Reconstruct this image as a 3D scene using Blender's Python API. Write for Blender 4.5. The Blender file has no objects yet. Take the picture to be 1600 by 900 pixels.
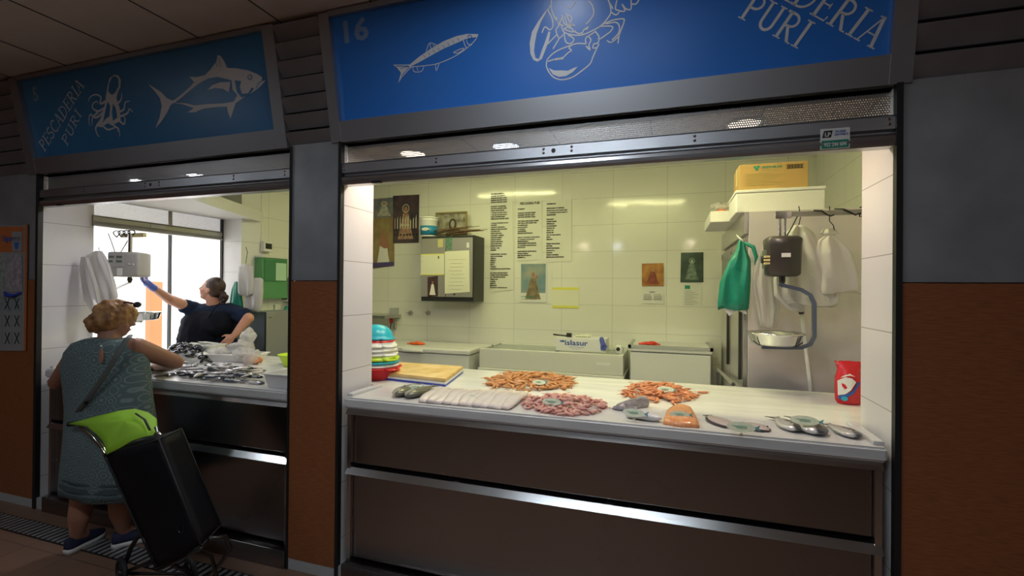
import bpy, bmesh, math, random
import numpy as np
from mathutils import Vector, Matrix, noise
random.seed(7)
rnd = random.Random(11)
C = bpy.context.scene.collection
PI = math.pi
V = Vector

# ------------------------------------------------------------------ camera
FOC = 748.26; YAW, PIT, ROL = 0.318896, 0.003815, 0.00905
CAM = V((0, -2.3, 1.67))
_f = V((-math.sin(YAW)*math.cos(PIT), math.cos(YAW)*math.cos(PIT), math.sin(PIT)))
_r = V((math.cos(YAW), math.sin(YAW), 0)); _u = _r.cross(_f)
RT = _r*math.cos(ROL) + _u*math.sin(ROL); UP = -_r*math.sin(ROL) + _u*math.cos(ROL)
cd = bpy.data.cameras.new('camera'); cam = bpy.data.objects.new('camera', cd); C.objects.link(cam)
cam.matrix_world = Matrix(((RT.x, UP.x, -_f.x, CAM.x), (RT.y, UP.y, -_f.y, CAM.y), (RT.z, UP.z, -_f.z, CAM.z), (0, 0, 0, 1)))
cd.sensor_width = 36; cd.lens = FOC*36/1600; cd.clip_start = .05
bpy.context.scene.camera = cam

# measured points of the photograph laid onto real planes of the place
def ray(x, y): return RT*((x-800)/FOC) - UP*((y-450)/FOC) + _f
def onax(x, y, a, v):
    d = ray(x, y); t = (v-CAM[a])/d[a]; return CAM + d*t
def atX(x, y, v): return onax(x, y, 0, v)
def atY(x, y, v): return onax(x, y, 1, v)
def atZ(x, y, v): return onax(x, y, 2, v)

# ------------------------------------------------------------------ materials
def nt(name):
    m = bpy.data.materials.new(name); m.use_nodes = True
    return m, m.node_tree.nodes, m.node_tree.links, m.node_tree.nodes['Principled BSDF']
def mat(name, col, rough=.5, metal=0, bump=0, bscale=30, var=0, vscale=6, stretch=None, spec=.5, coat=0, sss=0, col2=None, trans=0, alpha=1):
    m, n, l, b = nt(name)
    b.inputs['Base Color'].default_value = (*col, 1)
    b.inputs['Roughness'].default_value = rough; b.inputs['Metallic'].default_value = metal
    b.inputs['Specular IOR Level'].default_value = spec; b.inputs['Coat Weight'].default_value = coat
    b.inputs['Transmission Weight'].default_value = trans; b.inputs['Alpha'].default_value = alpha
    if sss: b.inputs['Subsurface Weight'].default_value = sss; b.inputs['Subsurface Radius'].default_value = (.02, .01, .006); b.inputs['Subsurface Scale'].default_value = .3
    tc = n.new('ShaderNodeTexCoord'); mp = n.new('ShaderNodeMapping'); l.new(tc.outputs['Object'], mp.inputs[0])
    if stretch: mp.inputs['Scale'].default_value = stretch
    if var or col2:
        t = n.new('ShaderNodeTexNoise'); t.inputs['Scale'].default_value = vscale; t.inputs['Detail'].default_value = 4
        l.new(mp.outputs[0], t.inputs[0])
        r = n.new('ShaderNodeValToRGB'); c2 = col2 or tuple(c*(1-var) for c in col)
        r.color_ramp.elements[0].position = .35; r.color_ramp.elements[1].position = .65
        r.color_ramp.elements[0].color = (*c2, 1); r.color_ramp.elements[1].color = (*col, 1)
        l.new(t.outputs[0], r.inputs[0]); l.new(r.outputs[0], b.inputs['Base Color'])
    if bump:
        t = n.new('ShaderNodeTexNoise'); t.inputs['Scale'].default_value = bscale; t.inputs['Detail'].default_value = 3
        l.new(mp.outputs[0], t.inputs[0]); bp = n.new('ShaderNodeBump'); bp.inputs['Strength'].default_value = bump; bp.inputs['Distance'].default_value = .01
        l.new(t.outputs[0], bp.inputs['Height']); l.new(bp.outputs[0], b.inputs['Normal'])
    return m
def emis(name, col, s):
    m, n, l, b = nt(name); b.inputs['Base Color'].default_value = (*col, 1)
    b.inputs['Emission Color'].default_value = (*col, 1); b.inputs['Emission Strength'].default_value = s
    return m
def tile(name, col, joint, axes, w, h, off=(0, 0), rough=.12, bump=.25, jw=.004, stain=0):
    # ceramic tiles: joint grid from object coordinates; axes = the two world axes of the wall
    m, n, l, b = nt(name); tc = n.new('ShaderNodeTexCoord'); sp = n.new('ShaderNodeSeparateXYZ'); l.new(tc.outputs['Object'], sp.inputs[0])
    def mt(op, a, c=None):
        q = n.new('ShaderNodeMath'); q.operation = op
        for i, v in enumerate((a, c)):
            if v is None: continue
            if isinstance(v, (int, float)): q.inputs[i].default_value = v
            else: l.new(v, q.inputs[i])
        return q.outputs[0]
    def jt(ax, s, o):
        x = mt('MODULO', mt('ADD', sp.outputs[ax], 1000*s-o), s)
        return mt('LESS_THAN', mt('MINIMUM', x, mt('SUBTRACT', s, x)), jw/2)
    j = mt('MAXIMUM', jt(axes[0], w, off[0]), jt(axes[1], h, off[1]))
    no = n.new('ShaderNodeTexNoise'); no.inputs['Scale'].default_value = 2.2; l.new(tc.outputs['Object'], no.inputs[0])
    mx0 = n.new('ShaderNodeMix'); mx0.data_type = 'RGBA'; mx0.inputs['A'].default_value = (*col, 1); mx0.inputs['B'].default_value = (*[c*.93 for c in col], 1); l.new(no.outputs[0], mx0.inputs['Factor'])
    mx = n.new('ShaderNodeMix'); mx.data_type = 'RGBA'; l.new(mx0.outputs['Result'], mx.inputs['A']); mx.inputs['B'].default_value = (*joint, 1); l.new(j, mx.inputs['Factor'])
    l.new(mx.outputs['Result'], b.inputs['Base Color']); b.inputs['Roughness'].default_value = rough
    wv = n.new('ShaderNodeTexNoise'); wv.inputs['Scale'].default_value = 3.5; wv.inputs['Detail'].default_value = 1; l.new(tc.outputs['Object'], wv.inputs[0])
    hh = mt('SUBTRACT', mt('MULTIPLY', wv.outputs[0], .5), mt('MULTIPLY', j, .12))
    bp = n.new('ShaderNodeBump'); bp.inputs['Strength'].default_value = bump; bp.inputs['Distance'].default_value = .02; l.new(hh, bp.inputs['Height']); l.new(bp.outputs[0], b.inputs['Normal'])
    return m
def perf(name, col, axes, s, r):
    m, n, l, b = nt(name); b.inputs['Base Color'].default_value = (*col, 1); b.inputs['Metallic'].default_value = .9; b.inputs['Roughness'].default_value = .4
    tc = n.new('ShaderNodeTexCoord'); sp = n.new('ShaderNodeSeparateXYZ'); l.new(tc.outputs['Object'], sp.inputs[0])
    def mt(op, a, c=None):
        q = n.new('ShaderNodeMath'); q.operation = op
        for i, v in enumerate((a, c)):
            if v is None: continue
            if isinstance(v, (int, float)): q.inputs[i].default_value = v
            else: l.new(v, q.inputs[i])
        return q.outputs[0]
    row = mt('FLOOR', mt('DIVIDE', sp.outputs[axes[1]], s)); odd = mt('MULTIPLY', mt('MODULO', mt('ADD', row, 1000), 2), .5)
    a = mt('SUBTRACT', mt('FRACT', mt('ADD', mt('DIVIDE', mt('ADD', sp.outputs[axes[0]], 100), s), odd)), .5)
    c = mt('SUBTRACT', mt('FRACT', mt('DIVIDE', sp.outputs[axes[1]], s)), .5)
    d = mt('SQRT', mt('ADD', mt('MULTIPLY', a, a), mt('MULTIPLY', c, c)))
    al = mt('GREATER_THAN', d, r); l.new(al, b.inputs['Alpha'])
    return m
def brushed(name, col, rough, ax=0, wear=.12):
    st = [60, 60, 60]; st[ax] = 1.5
    m, n, l, b = nt(name); b.inputs['Metallic'].default_value = 1
    tc = n.new('ShaderNodeTexCoord'); mp = n.new('ShaderNodeMapping'); mp.inputs['Scale'].default_value = st; l.new(tc.outputs['Object'], mp.inputs[0])
    t = n.new('ShaderNodeTexNoise'); t.inputs['Scale'].default_value = 1.5; t.inputs['Detail'].default_value = 2; l.new(mp.outputs[0], t.inputs[0])
    t2 = n.new('ShaderNodeTexNoise'); t2.inputs['Scale'].default_value = 1.7; t2.inputs['Detail'].default_value = 3; l.new(tc.outputs['Object'], t2.inputs[0])
    r = n.new('ShaderNodeMapRange'); r.inputs['To Min'].default_value = rough-.08; r.inputs['To Max'].default_value = rough+wear; l.new(t2.outputs[0], r.inputs['Value']); l.new(r.outputs[0], b.inputs['Roughness'])
    b.inputs['Base Color'].default_value = (*col, 1)
    bp = n.new('ShaderNodeBump'); bp.inputs['Strength'].default_value = .12; bp.inputs['Distance'].default_value = .001; l.new(t.outputs[0], bp.inputs['Height']); l.new(bp.outputs[0], b.inputs['Normal'])
    return m
def plastic_bag(name, col, tr=.5, clear=0):
    m, n, l, b = nt(name); b.inputs['Base Color'].default_value = (*col, 1); b.inputs['Roughness'].default_value = .3
    t = n.new('ShaderNodeBsdfTranslucent'); t.inputs[0].default_value = (*col, 1); mx = n.new('ShaderNodeMixShader'); mx.inputs[0].default_value = tr
    l.new(b.outputs[0], mx.inputs[1]); l.new(t.outputs[0], mx.inputs[2]); l.new(mx.outputs[0], n['Material Output'].inputs[0])
    if clear:
        tp = n.new('ShaderNodeBsdfTransparent'); m2 = n.new('ShaderNodeMixShader'); m2.inputs[0].default_value = clear; l.new(mx.outputs[0], m2.inputs[1]); l.new(tp.outputs[0], m2.inputs[2]); l.new(m2.outputs[0], n['Material Output'].inputs[0])
    no = n.new('ShaderNodeTexNoise'); no.inputs['Scale'].default_value = 22; no.inputs['Detail'].default_value = 4; bp = n.new('ShaderNodeBump'); bp.inputs['Strength'].default_value = .5; bp.inputs['Distance'].default_value = .01
    tc = n.new('ShaderNodeTexCoord'); l.new(tc.outputs['Object'], no.inputs[0]); l.new(no.outputs[0], bp.inputs['Height']); l.new(bp.outputs[0], b.inputs['Normal'])
    return m
M = {}
M['tileB'] = tile('glazed_wall_tile', (.80, .80, .72), (.50, .50, .44), (0, 2), .60, .314, (-.037, .244), rough=.1)
M['tileR'] = tile('glazed_wall_tile_side', (.80, .80, .72), (.50, .50, .44), (1, 2), .60, .314, (.1, .244), rough=.12)
M['tileJ'] = tile('glazed_jamb_tile', (.80, .78, .77), (.38, .36, .34), (1, 2), 3.0, .32, (1.5, .23), rough=.22, bump=.1)
M['tileX'] = tile('glazed_pier_tile', (.80, .80, .78), (.5, .5, .48), (0, 2), 3.0, .32, (1.5, .23), rough=.2)
M['plaster'] = mat('painted_plaster', (.78, .77, .74), .8, bump=.1)
M['wood'] = mat('orange_wood_panel', (.31, .108, .040), .42, var=.3, vscale=3, stretch=(6, 6, 70), spec=.4)
M['steelblue'] = mat('worn_steel_cladding', (.44, .47, .49), .42, .6, bump=.1, bscale=8, col2=(.34, .365, .385), vscale=4)
M['frame'] = brushed('aluminium_frame', (.44, .45, .47), .42, 0)
M['louvre'] = mat('grey_aluminium_slat', (.30, .30, .31), .45, .5, var=.15)
M['bar'] = brushed('galvanised_shutter_bar', (.5, .51, .53), .3, 0, .2)
M['barY'] = brushed('galvanised_shutter_bar_side', (.42, .41, .37), .4, 1)
M['perf'] = perf('perforated_shutter_slat', (.42, .42, .42), (0, 2), .0095, .31)
M['perfY'] = perf('perforated_side_slat', (.32, .28, .24), (1, 2), .0095, .31)
M['black'] = mat('black_channel', (.012, .012, .012), .5)
M['ceil'] = mat('ceiling_board', (.55, .46, .40), .8, var=.06)
M['dark'] = mat('dark_joint', (.05, .045, .04), .8)
M['soffit'] = mat('soffit_panel', (.55, .45, .38), .5, var=.08)
M['white'] = mat('white_paint', (.78, .78, .76), .5)
M['sign'] = mat('blue_sign_face', (.028, .20, .70), .30, spec=.5)
M['signL'] = mat('lighter_blue_sign_face', (.035, .19, .46), .32, col2=(.05, .25, .52), vscale=1.2)
M['vinyl'] = mat('white_vinyl', (.78, .80, .82), .4)
M['faint'] = mat('faded_grey_vinyl', (.10, .22, .46), .4)
M['marble'] = mat('grey_white_marble', (.72, .71, .69), .22, col2=(.62, .62, .61), vscale=2.5, stretch=(1, 5, 5), bump=.02)
M['steelfront'] = brushed('brushed_steel_panel', (.29, .275, .27), .24, 0)
M['rail'] = brushed('polished_steel_rail', (.55, .55, .55), .2, 0)
M['steel'] = brushed('stainless_steel', (.55, .54, .53), .3, 2)
M['fridge'] = mat('filmed_steel_side', (.64, .58, .56), .45, .15, bump=.15, bscale=5, col2=(.52, .49, .50), vscale=3)
M['chrome'] = mat('polished_chrome', (.7, .7, .7), .15, 1)
M['enamel'] = mat('white_enamel', (.72, .72, .69), .35)
M['enamel2'] = mat('aged_cream_enamel', (.66, .66, .60), .4)
M['trimgrey'] = mat('grey_plastic_trim', (.42, .43, .42), .5)
M['glass'] = mat('freezer_glass', (.75, .85, .82), .05, trans=.9)
M['ice'] = mat('grey_green_liner', (.45, .52, .46), .4)
M['foam'] = mat('white_polystyrene', (.80, .78, .75), .7, bump=.15, bscale=120)
M['card'] = mat('brown_cardboard', (.52, .32, .12), .75, var=.08)
M['tape'] = mat('yellow_tape', (.65, .56, .25), .4)
M['paper'] = mat('white_paper', (.72, .72, .68), .6)
M['note'] = mat('cream_note_paper', (.74, .74, .58), .6)
M['yellow'] = mat('yellow_edge', (.75, .72, .12), .6)
M['film'] = mat('clear_plastic_sleeve', (.74, .75, .67), .12)
M['ink'] = mat('black_ink', (.02, .02, .02), .6)
M['inkgreen'] = mat('green_ink', (.02, .25, .16), .6)
M['inkblue'] = mat('blue_ink', (.03, .10, .38), .5)
M['red'] = mat('red_plastic', (.62, .02, .03), .3)
M['cyan'] = mat('cyan_plastic', (.02, .42, .58), .3)
M['lime'] = mat('lime_plastic', (.50, .72, .03), .35)
M['whitep'] = mat('white_plastic', (.78, .78, .76), .35)
M['greenp'] = mat('deep_green_plastic', (.02, .16, .12), .4)
M['orange'] = mat('orange_rubber', (.80, .12, .02), .5)
M['board'] = mat('yellowed_chopping_board', (.70, .52, .26), .6, col2=(.55, .36, .12), vscale=9, bump=.2, bscale=40)
M['boardside'] = mat('board_white_edge', (.72, .72, .72), .6)
M['blue'] = mat('blue_plastic', (.03, .06, .42), .4)
M['knifeg'] = mat('green_leaf', (.18, .26, .08), .5)
M['blackp'] = mat('black_plastic', (.03, .028, .026), .35)
M['scaleblack'] = mat('scale_housing', (.055, .05, .045), .35, var=.2)
M['scalegrey'] = mat('scale_light_housing', (.42, .40, .37), .4)
M['lcd'] = mat('scale_display', (.16, .17, .13), .2)
M['armblue'] = mat('blue_grey_coated_bracket', (.14, .17, .26), .35, .5)
M['doorgrey'] = mat('grey_cabinet_door', (.34, .33, .30), .3, .3)
M['cabblack'] = mat('dark_cabinet_case', (.025, .027, .024), .4)
M['bagwhite'] = plastic_bag('white_plastic_bag', (.74, .72, .69), .35)
M['bagclear'] = plastic_bag('clear_plastic_bag', (.70, .68, .66), .4, .35)
M['baggreen'] = plastic_bag('green_plastic_bag', (.02, .28, .19), .25)
M['skin'] = mat('skin', (.55, .27, .18), .5, sss=.1, var=.06, vscale=12)
M['skintan'] = mat('tanned_skin', (.40, .19, .12), .5, sss=.08, var=.06, vscale=12)
M['shirt'] = mat('navy_tshirt', (.014, .022, .048), .9, bump=.2, bscale=14, spec=.1)
M['apron'] = mat('black_apron', (.007, .008, .013), .9, bump=.2, bscale=10, spec=.1)
M['glove'] = mat('purple_blue_glove', (.10, .13, .50), .45)
M['hairbrown'] = mat('dark_brown_hair', (.05, .025, .015), .45, bump=.6, bscale=60, stretch=(1, 1, .25), col2=(.03, .015, .01), vscale=20)
M['hairblonde'] = mat('blonde_hair', (.50, .27, .10), .5, bump=.8, bscale=30, stretch=(1, 1, .3), col2=(.22, .09, .03), vscale=16)
M['sole'] = mat('white_rubber_sole', (.62, .60, .58), .6)
M['shoe'] = mat('navy_canvas_shoe', (.012, .016, .05), .8)
M['jeans'] = mat('dark_trousers', (.02, .02, .03), .9)
M['strap'] = mat('grey_strap', (.10, .11, .11), .6)
M['tbag'] = mat('black_trolley_fabric', (.007, .007, .009), .55, bump=.15, bscale=5, spec=.12)
M['tlime'] = mat('lime_trolley_fabric', (.30, .58, .03), .6, bump=.3, bscale=9)
M['tube'] = mat('dark_metal_tube', (.05, .05, .05), .3, .8)
M['rubber'] = mat('black_rubber', (.01, .01, .01), .7)
M['orangepost'] = mat('orange_painted_post', (.60, .20, .07), .6)
M['outwall'] = mat('sunlit_white_wall', (.9, .88, .86), .8)
M['ground'] = mat('pale_pavement', (.75, .72, .68), .9)
M['twig'] = mat('dry_twig', (.16, .09, .05), .8)
M['photo'] = mat('sepia_photo', (.18, .16, .12), .2, col2=(.42, .40, .32), vscale=12)
# dress: rings on grey-teal cloth
def dress_mat():
    m, n, l, b = nt('teal_grey_printed_dress'); tc = n.new('ShaderNodeTexCoord'); mp = n.new('ShaderNodeMapping'); mp.inputs['Scale'].default_value = (17, 4, 17); l.new(tc.outputs['Object'], mp.inputs[0])
    v = n.new('ShaderNodeTexVoronoi'); v.inputs['Scale'].default_value = 1; v.inputs['Randomness'].default_value = .25; l.new(mp.outputs[0], v.inputs[0])
    s = n.new('ShaderNodeMath'); s.operation = 'MULTIPLY'; s.inputs[1].default_value = 26; l.new(v.outputs['Distance'], s.inputs[0])
    q = n.new('ShaderNodeMath'); q.operation = 'SINE'; l.new(s.outputs[0], q.inputs[0])
    r = n.new('ShaderNodeValToRGB'); r.color_ramp.elements[0].position = .45; r.color_ramp.elements[1].position = .9
    r.color_ramp.elements[0].color = (.10, .15, .155, 1); r.color_ramp.elements[1].color = (.20, .25, .25, 1); l.new(q.outputs[0], r.inputs[0]); l.new(r.outputs[0], b.inputs['Base Color']); b.inputs['Roughness'].default_value = .85
    return m
M['dress'] = dress_mat()
def fish_mat(name, back, belly, rough=.25, head=.10):
    # pigment split along the fish's own height (object z)
    m, n, l, b = nt(name); tc = n.new('ShaderNodeTexCoord'); sp = n.new('ShaderNodeSeparateXYZ'); l.new(tc.outputs['Object'], sp.inputs[0])
    no = n.new('ShaderNodeTexNoise'); no.inputs['Scale'].default_value = 30; l.new(tc.outputs['Object'], no.inputs[0])
    a = n.new('ShaderNodeMath'); a.operation = 'MULTIPLY_ADD'; a.inputs[1].default_value = .03; l.new(no.outputs[0], a.inputs[0]); l.new(sp.outputs[1], a.inputs[2])
    mr = n.new('ShaderNodeMapRange'); mr.inputs['From Min'].default_value = .010; mr.inputs['From Max'].default_value = .026; hx_ = n.new('ShaderNodeMapRange'); hx_.inputs['From Min'].default_value = head*.7; hx_.inputs['From Max'].default_value = head; hx_.inputs['To Max'].default_value = .022; l.new(sp.outputs[0], hx_.inputs['Value'])
    a2 = n.new('ShaderNodeMath'); a2.operation = 'ADD'; l.new(a.outputs[0], a2.inputs[0]); l.new(hx_.outputs[0], a2.inputs[1]); l.new(a2.outputs[0], mr.inputs['Value'])
    mx = n.new('ShaderNodeMix'); mx.data_type = 'RGBA'; mx.inputs['A'].default_value = (*belly, 1); mx.inputs['B'].default_value = (*back, 1); l.new(mr.outputs[0], mx.inputs['Factor']); l.new(mx.outputs['Result'], b.inputs['Base Color'])
    b.inputs['Roughness'].default_value = rough; b.inputs['Metallic'].default_value = .35; b.inputs['Coat Weight'].default_value = .4
    return m
M['bream'] = fish_mat('silver_bream_skin', (.10, .10, .11), (.62, .60, .58), head=.125)
M['bass'] = fish_mat('olive_bass_skin', (.15, .145, .11), (.50, .50, .46), head=.16)
M['sardine'] = fish_mat('sardine_skin', (.09, .11, .15), (.62, .58, .57), head=.055)
M['sardine2'] = fish_mat('dark_sardine_skin', (.02, .025, .035), (.34, .32, .32), head=.055)
M['flat'] = mat('pale_flatfish_skin', (.55, .46, .44), .35, col2=(.46, .38, .36), vscale=20, coat=.3)
M['flatdark'] = mat('dark_flatfish_fin', (.07, .06, .06), .4)
M['fin'] = mat('dark_fin', (.09, .085, .08), .4)
M['eye'] = mat('fish_eye', (.01, .01, .01), .1)
M['prawnA'] = mat('tan_orange_prawn', (.56, .25, .09), .35, col2=(.42, .16, .055), vscale=40, coat=.3)
M['prawnB'] = mat('pink_red_prawn', (.66, .20, .15), .25, col2=(.60, .36, .32), vscale=30, coat=.4)
M['prawnC'] = mat('coral_orange_prawn', (.66, .26, .12), .3, col2=(.54, .18, .08), vscale=30, coat=.3)
M['fillet'] = mat('white_fish_fillet', (.72, .62, .56), .3, col2=(.76, .70, .66), vscale=14, bump=.3, bscale=30, coat=.3, sss=.1)
M['salmon'] = mat('salmon_flesh', (.80, .27, .08), .3, col2=(.84, .42, .20), vscale=8, stretch=(10, 2, 1), coat=.3, sss=.1)
M['squid'] = mat('grey_squid_skin', (.42, .40, .42), .3, col2=(.16, .14, .15), vscale=18, coat=.4)
M['squidw'] = mat('white_cuttlefish', (.74, .72, .74), .3, bump=.2, bscale=20, coat=.4)
M['mussel'] = mat('black_mussel', (.012, .013, .02), .2, coat=.5)
M['tag'] = mat('printed_price_tag', (.70, .70, .52), .35, col2=(.55, .62, .44), vscale=30)
M['tagtail'] = mat('teal_tag_tail', (.10, .26, .28), .4)

# ------------------------------------------------------------------ mesh helpers
def link(name, me, m, parent=None, smooth=False):
    o = bpy.data.objects.new(name, me); C.objects.link(o)
    if m is not None: me.materials.append(M[m] if isinstance(m, str) else m)
    if smooth:
        for p in me.polygons: p.use_smooth = True
    if parent is not None: o.parent = parent
    return o
def obj(name, bm, m, parent=None, smooth=False, world=True):
    # world=True: bm holds world coordinates, shifted onto its parent's origin (or its own centre of base)
    bmesh.ops.recalc_face_normals(bm, faces=bm.faces[:])
    loc = None
    if world:
        if parent is not None:
            off = V((0, 0, 0)); p = parent
            while p is not None: off += p.location; p = p.parent
            bmesh.ops.translate(bm, vec=-off, verts=bm.verts)
    me = bpy.data.meshes.new(name); bm.to_mesh(me); bm.free()
    o = link(name, me, m, parent, smooth)
    return o
def tag(o, label, cat, group=None, kind=None):
    o['label'] = label; o['category'] = cat
    if group: o['group'] = group
    if kind: o['kind'] = kind
    return o
def struct(o, label=None):
    o['kind'] = 'structure'
    if label: o['label'] = label
    return o
def thing(name, label, cat, loc=(0, 0, 0), rz=0, group=None):
    o = bpy.data.objects.new(name, None); C.objects.link(o); o.location = loc; o.rotation_euler = (0, 0, rz); o.empty_display_size = .05
    return tag(o, label, cat, group)
def B(): return bmesh.new()
def box(bm, lo, hi, bev=0):
    lo, hi = V(lo), V(hi); c = (lo+hi)/2; s = hi-lo
    r = bmesh.ops.create_cube(bm, size=1, matrix=Matrix.Translation(c) @ Matrix.Diagonal((abs(s.x), abs(s.y), abs(s.z), 1)))
    if bev: bmesh.ops.bevel(bm, geom=list({e for v in r['verts'] for e in v.link_edges}), offset=bev, segments=3, affect='EDGES', profile=.5)
    return bm
def hexa(bm, pts):
    # 8 points: bottom ring 4, top ring 4
    v = [bm.verts.new(p) for p in pts]
    for f in ((3, 2, 1, 0), (4, 5, 6, 7), (0, 1, 5, 4), (1, 2, 6, 5), (2, 3, 7, 6), (3, 0, 4, 7)): bm.faces.new([v[i] for i in f])
    return bm
def rings(bm, rr, caps=True, closed=True):
    vs = [[bm.verts.new(p) for p in r] for r in rr]; n = len(vs[0])
    for a, b in zip(vs, vs[1:]):
        for i in range(n if closed else n-1): bm.faces.new((a[i], a[(i+1) % n], b[(i+1) % n], b[i]))
    if caps: bm.faces.new(vs[0][::-1]); bm.faces.new(vs[-1])
    return vs
def frame_of(d):
    d = d.normalized(); a = V((0, 0, 1)) if abs(d.z) < .95 else V((0, 1, 0)); u = d.cross(a).normalized(); return u, d.cross(u).normalized()
def tube(bm, pts, r, n=8, flat=None):
    pts = [V(p) for p in pts]; rr = []; pu = None
    for i, p in enumerate(pts):
        d = (pts[min(i+1, len(pts)-1)] - pts[max(i-1, 0)])
        if pu is None: u, w = frame_of(d)
        else:
            d.normalize(); u = (pu - d*pu.dot(d)).normalized(); w = d.cross(u)
        pu = u; R_ = r[i] if isinstance(r, (list, tuple)) else r
        rr.append([p + u*math.cos(2*PI*k/n)*R_ + w*math.sin(2*PI*k/n)*R_*(flat or 1) for k in range(n)])
    rings(bm, rr); return bm
def lathe(bm, c, prof, n=32):
    c = V(c); rr = [[c + V((math.cos(2*PI*k/n)*r, math.sin(2*PI*k/n)*r, z)) for k in range(n)] for r, z in prof]
    rings(bm, rr); return bm
def cyl(bm, a, b, r, n=20): return tube(bm, [a, b], r, n)
def ell(bm, c, rad, rot=None, seg=20, ring=12):
    mx = Matrix.Translation(V(c)) @ (rot.to_4x4() if rot else Matrix.Identity(4)) @ Matrix.Diagonal((*rad, 1))
    bmesh.ops.create_uvsphere(bm, u_segments=seg, v_segments=ring, radius=1, matrix=mx); return bm
def cap(bm, a, b, ra, rb, n=14):
    a, b = V(a), V(b); L = (b-a).length; d = (b-a)/L; u, w = frame_of(d); rr = []
    for t in range(5):
        an = -PI/2 + t*PI/8*1.0; rr.append((a + d*ra*math.sin(an), max(ra*math.cos(an), 1e-4)))
    for t in range(5):
        an = t*PI/8; rr.append((b + d*rb*math.sin(an), max(rb*math.cos(an), 1e-4)))
    rings(bm, [[p + u*math.cos(2*PI*k/n)*r + w*math.sin(2*PI*k/n)*r for k in range(n)] for p, r in rr]); return bm
def flatpoly(bm, pts, th):
    # polygon of 3-D points thickened along vector th
    a = [bm.verts.new(p) for p in pts]; b = [bm.verts.new(V(p)+V(th)) for p in pts]; n = len(a)
    f1 = bm.faces.new(a); f2 = bm.faces.new(b[::-1])
    for i in range(n): bm.faces.new((a[i], b[i], b[(i+1) % n], a[(i+1) % n]))
    f1.normal_update(); f2.normal_update(); bmesh.ops.triangulate(bm, faces=[f1, f2]); return bm
def remesh(name, bm, m, parent, voxel=.012, sm=4, world=True, disp=0, dscale=8):
    bmesh.ops.recalc_face_normals(bm, faces=bm.faces[:])
    if world and parent is not None: bmesh.ops.translate(bm, vec=-parent.location, verts=bm.verts)
    me = bpy.data.meshes.new('tmp'); bm.to_mesh(me); bm.free(); t = bpy.data.objects.new('tmp', me); C.objects.link(t)
    r = t.modifiers.new('r', 'REMESH'); r.mode = 'VOXEL'; r.voxel_size = voxel
    s = t.modifiers.new('s', 'SMOOTH'); s.iterations = sm; s.factor = .6
    dg = bpy.context.evaluated_depsgraph_get(); m2 = bpy.data.meshes.new_from_object(t.evaluated_get(dg)); bpy.data.objects.remove(t); bpy.data.meshes.remove(me)
    m2.name = name
    if disp:
        m2.update(); nn = [v.normal.copy() for v in m2.vertices]
        for v, q in zip(m2.vertices, nn): v.co += q*disp*(noise.noise(v.co*dscale) + .5*noise.noise(v.co*dscale*2.3))
    m2.materials.clear(); return link(name, m2, m, parent, True)
def text_mesh(s, size, bold=0, spacing=1, line=1):
    c = bpy.data.curves.new('t', 'FONT'); c.body = s; c.size = size; c.extrude = 0; c.offset = bold; c.space_character = spacing; c.space_line = line; c.resolution_u = 2
    o = bpy.data.objects.new('t', c); C.objects.link(o); dg = bpy.context.evaluated_depsgraph_get(); me = bpy.data.meshes.new_from_object(o.evaluated_get(dg))
    bpy.data.objects.remove(o); bpy.data.curves.remove(c); me.materials.clear(); return me
def text(name, s, size, origin, u, v, m, parent, bold=0, width=None, height=None, line=1):
    # text laid on the plane spanned by u (reading direction) and v (up); origin = baseline start of line one (world)
    me = text_mesh(s, size, bold, line=line); origin, u, v = V(origin), V(u).normalized(), V(v).normalized()
    if width or height:
        xs = [q.co.x for q in me.vertices]; ys = [q.co.y for q in me.vertices]
        sx = width/(max(xs)-min(xs)) if width else 1; sy = height/(max(ys)-min(ys)) if height else sx
    else: sx = sy = 1
    off = V((0, 0, 0)); p = parent
    while p is not None: off += p.location; p = p.parent
    for q in me.vertices: q.co = origin + u*q.co.x*sx + v*q.co.y*sy - off
    return link(name, me, m, parent)

# ================================================================== SETTING
def sbox(name, lo, hi, m, bev=0): return struct(obj(name, box(B(), lo, hi, bev), m))
# corridor floor: terracotta tiles
fl = tile('terracotta_floor_tile', (.23, .135, .09), (.10, .07, .05), (0, 1), .40, .40, (.1, .05), rough=.4, bump=.15, jw=.006)
sbox('floor', (-8, -6, -.1), (4, .0, 0), fl)
sbox('floor_inside', (-4.5, 0, -.1), (1.5, 3.4, .08), mat('grey_floor_tile', (.4, .4, .4), .5))
sbox('floor_outside', (-16, 0, -.1), (-4.5, 14, 0), 'ground')
sbox('ceiling', (-8, -6, 3.2), (4, -.0, 3.3), 'ceil')
o = B()
for i in range(-13, 7): box(o, (-2.14+i*.617-.003, -6, 3.196), (-2.14+i*.617+.003, -.05, 3.2005))
for j in range(1, 10): box(o, (-8, -.12-j*.617, 3.196), (4, -.114-j*.617, 3.2005))
struct(obj('trim_ceiling_joint', o, 'dark'))
sbox('wall_opposite', (-8, -6.1, 0), (4, -6, 3.2), 'wood')
o = B()
for x in (-6.6, -4.2, -1.8, .6, 3): box(o, (x-1.0, -6.0, .0), (x+.6, -5.93, 2.5))
struct(obj('door_1', o, mat('dark_closed_shutter', (.06, .055, .055), .4, .5)))
sbox('wall_added_end_left', (-8.1, -6, 0), (-8, 0, 3.2), 'wood'); sbox('wall_added_end_right', (4, -6, 0), (4.1, 0, 3.2), 'wood')  # unseen end walls, added to keep sky light out of the corridor
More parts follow.
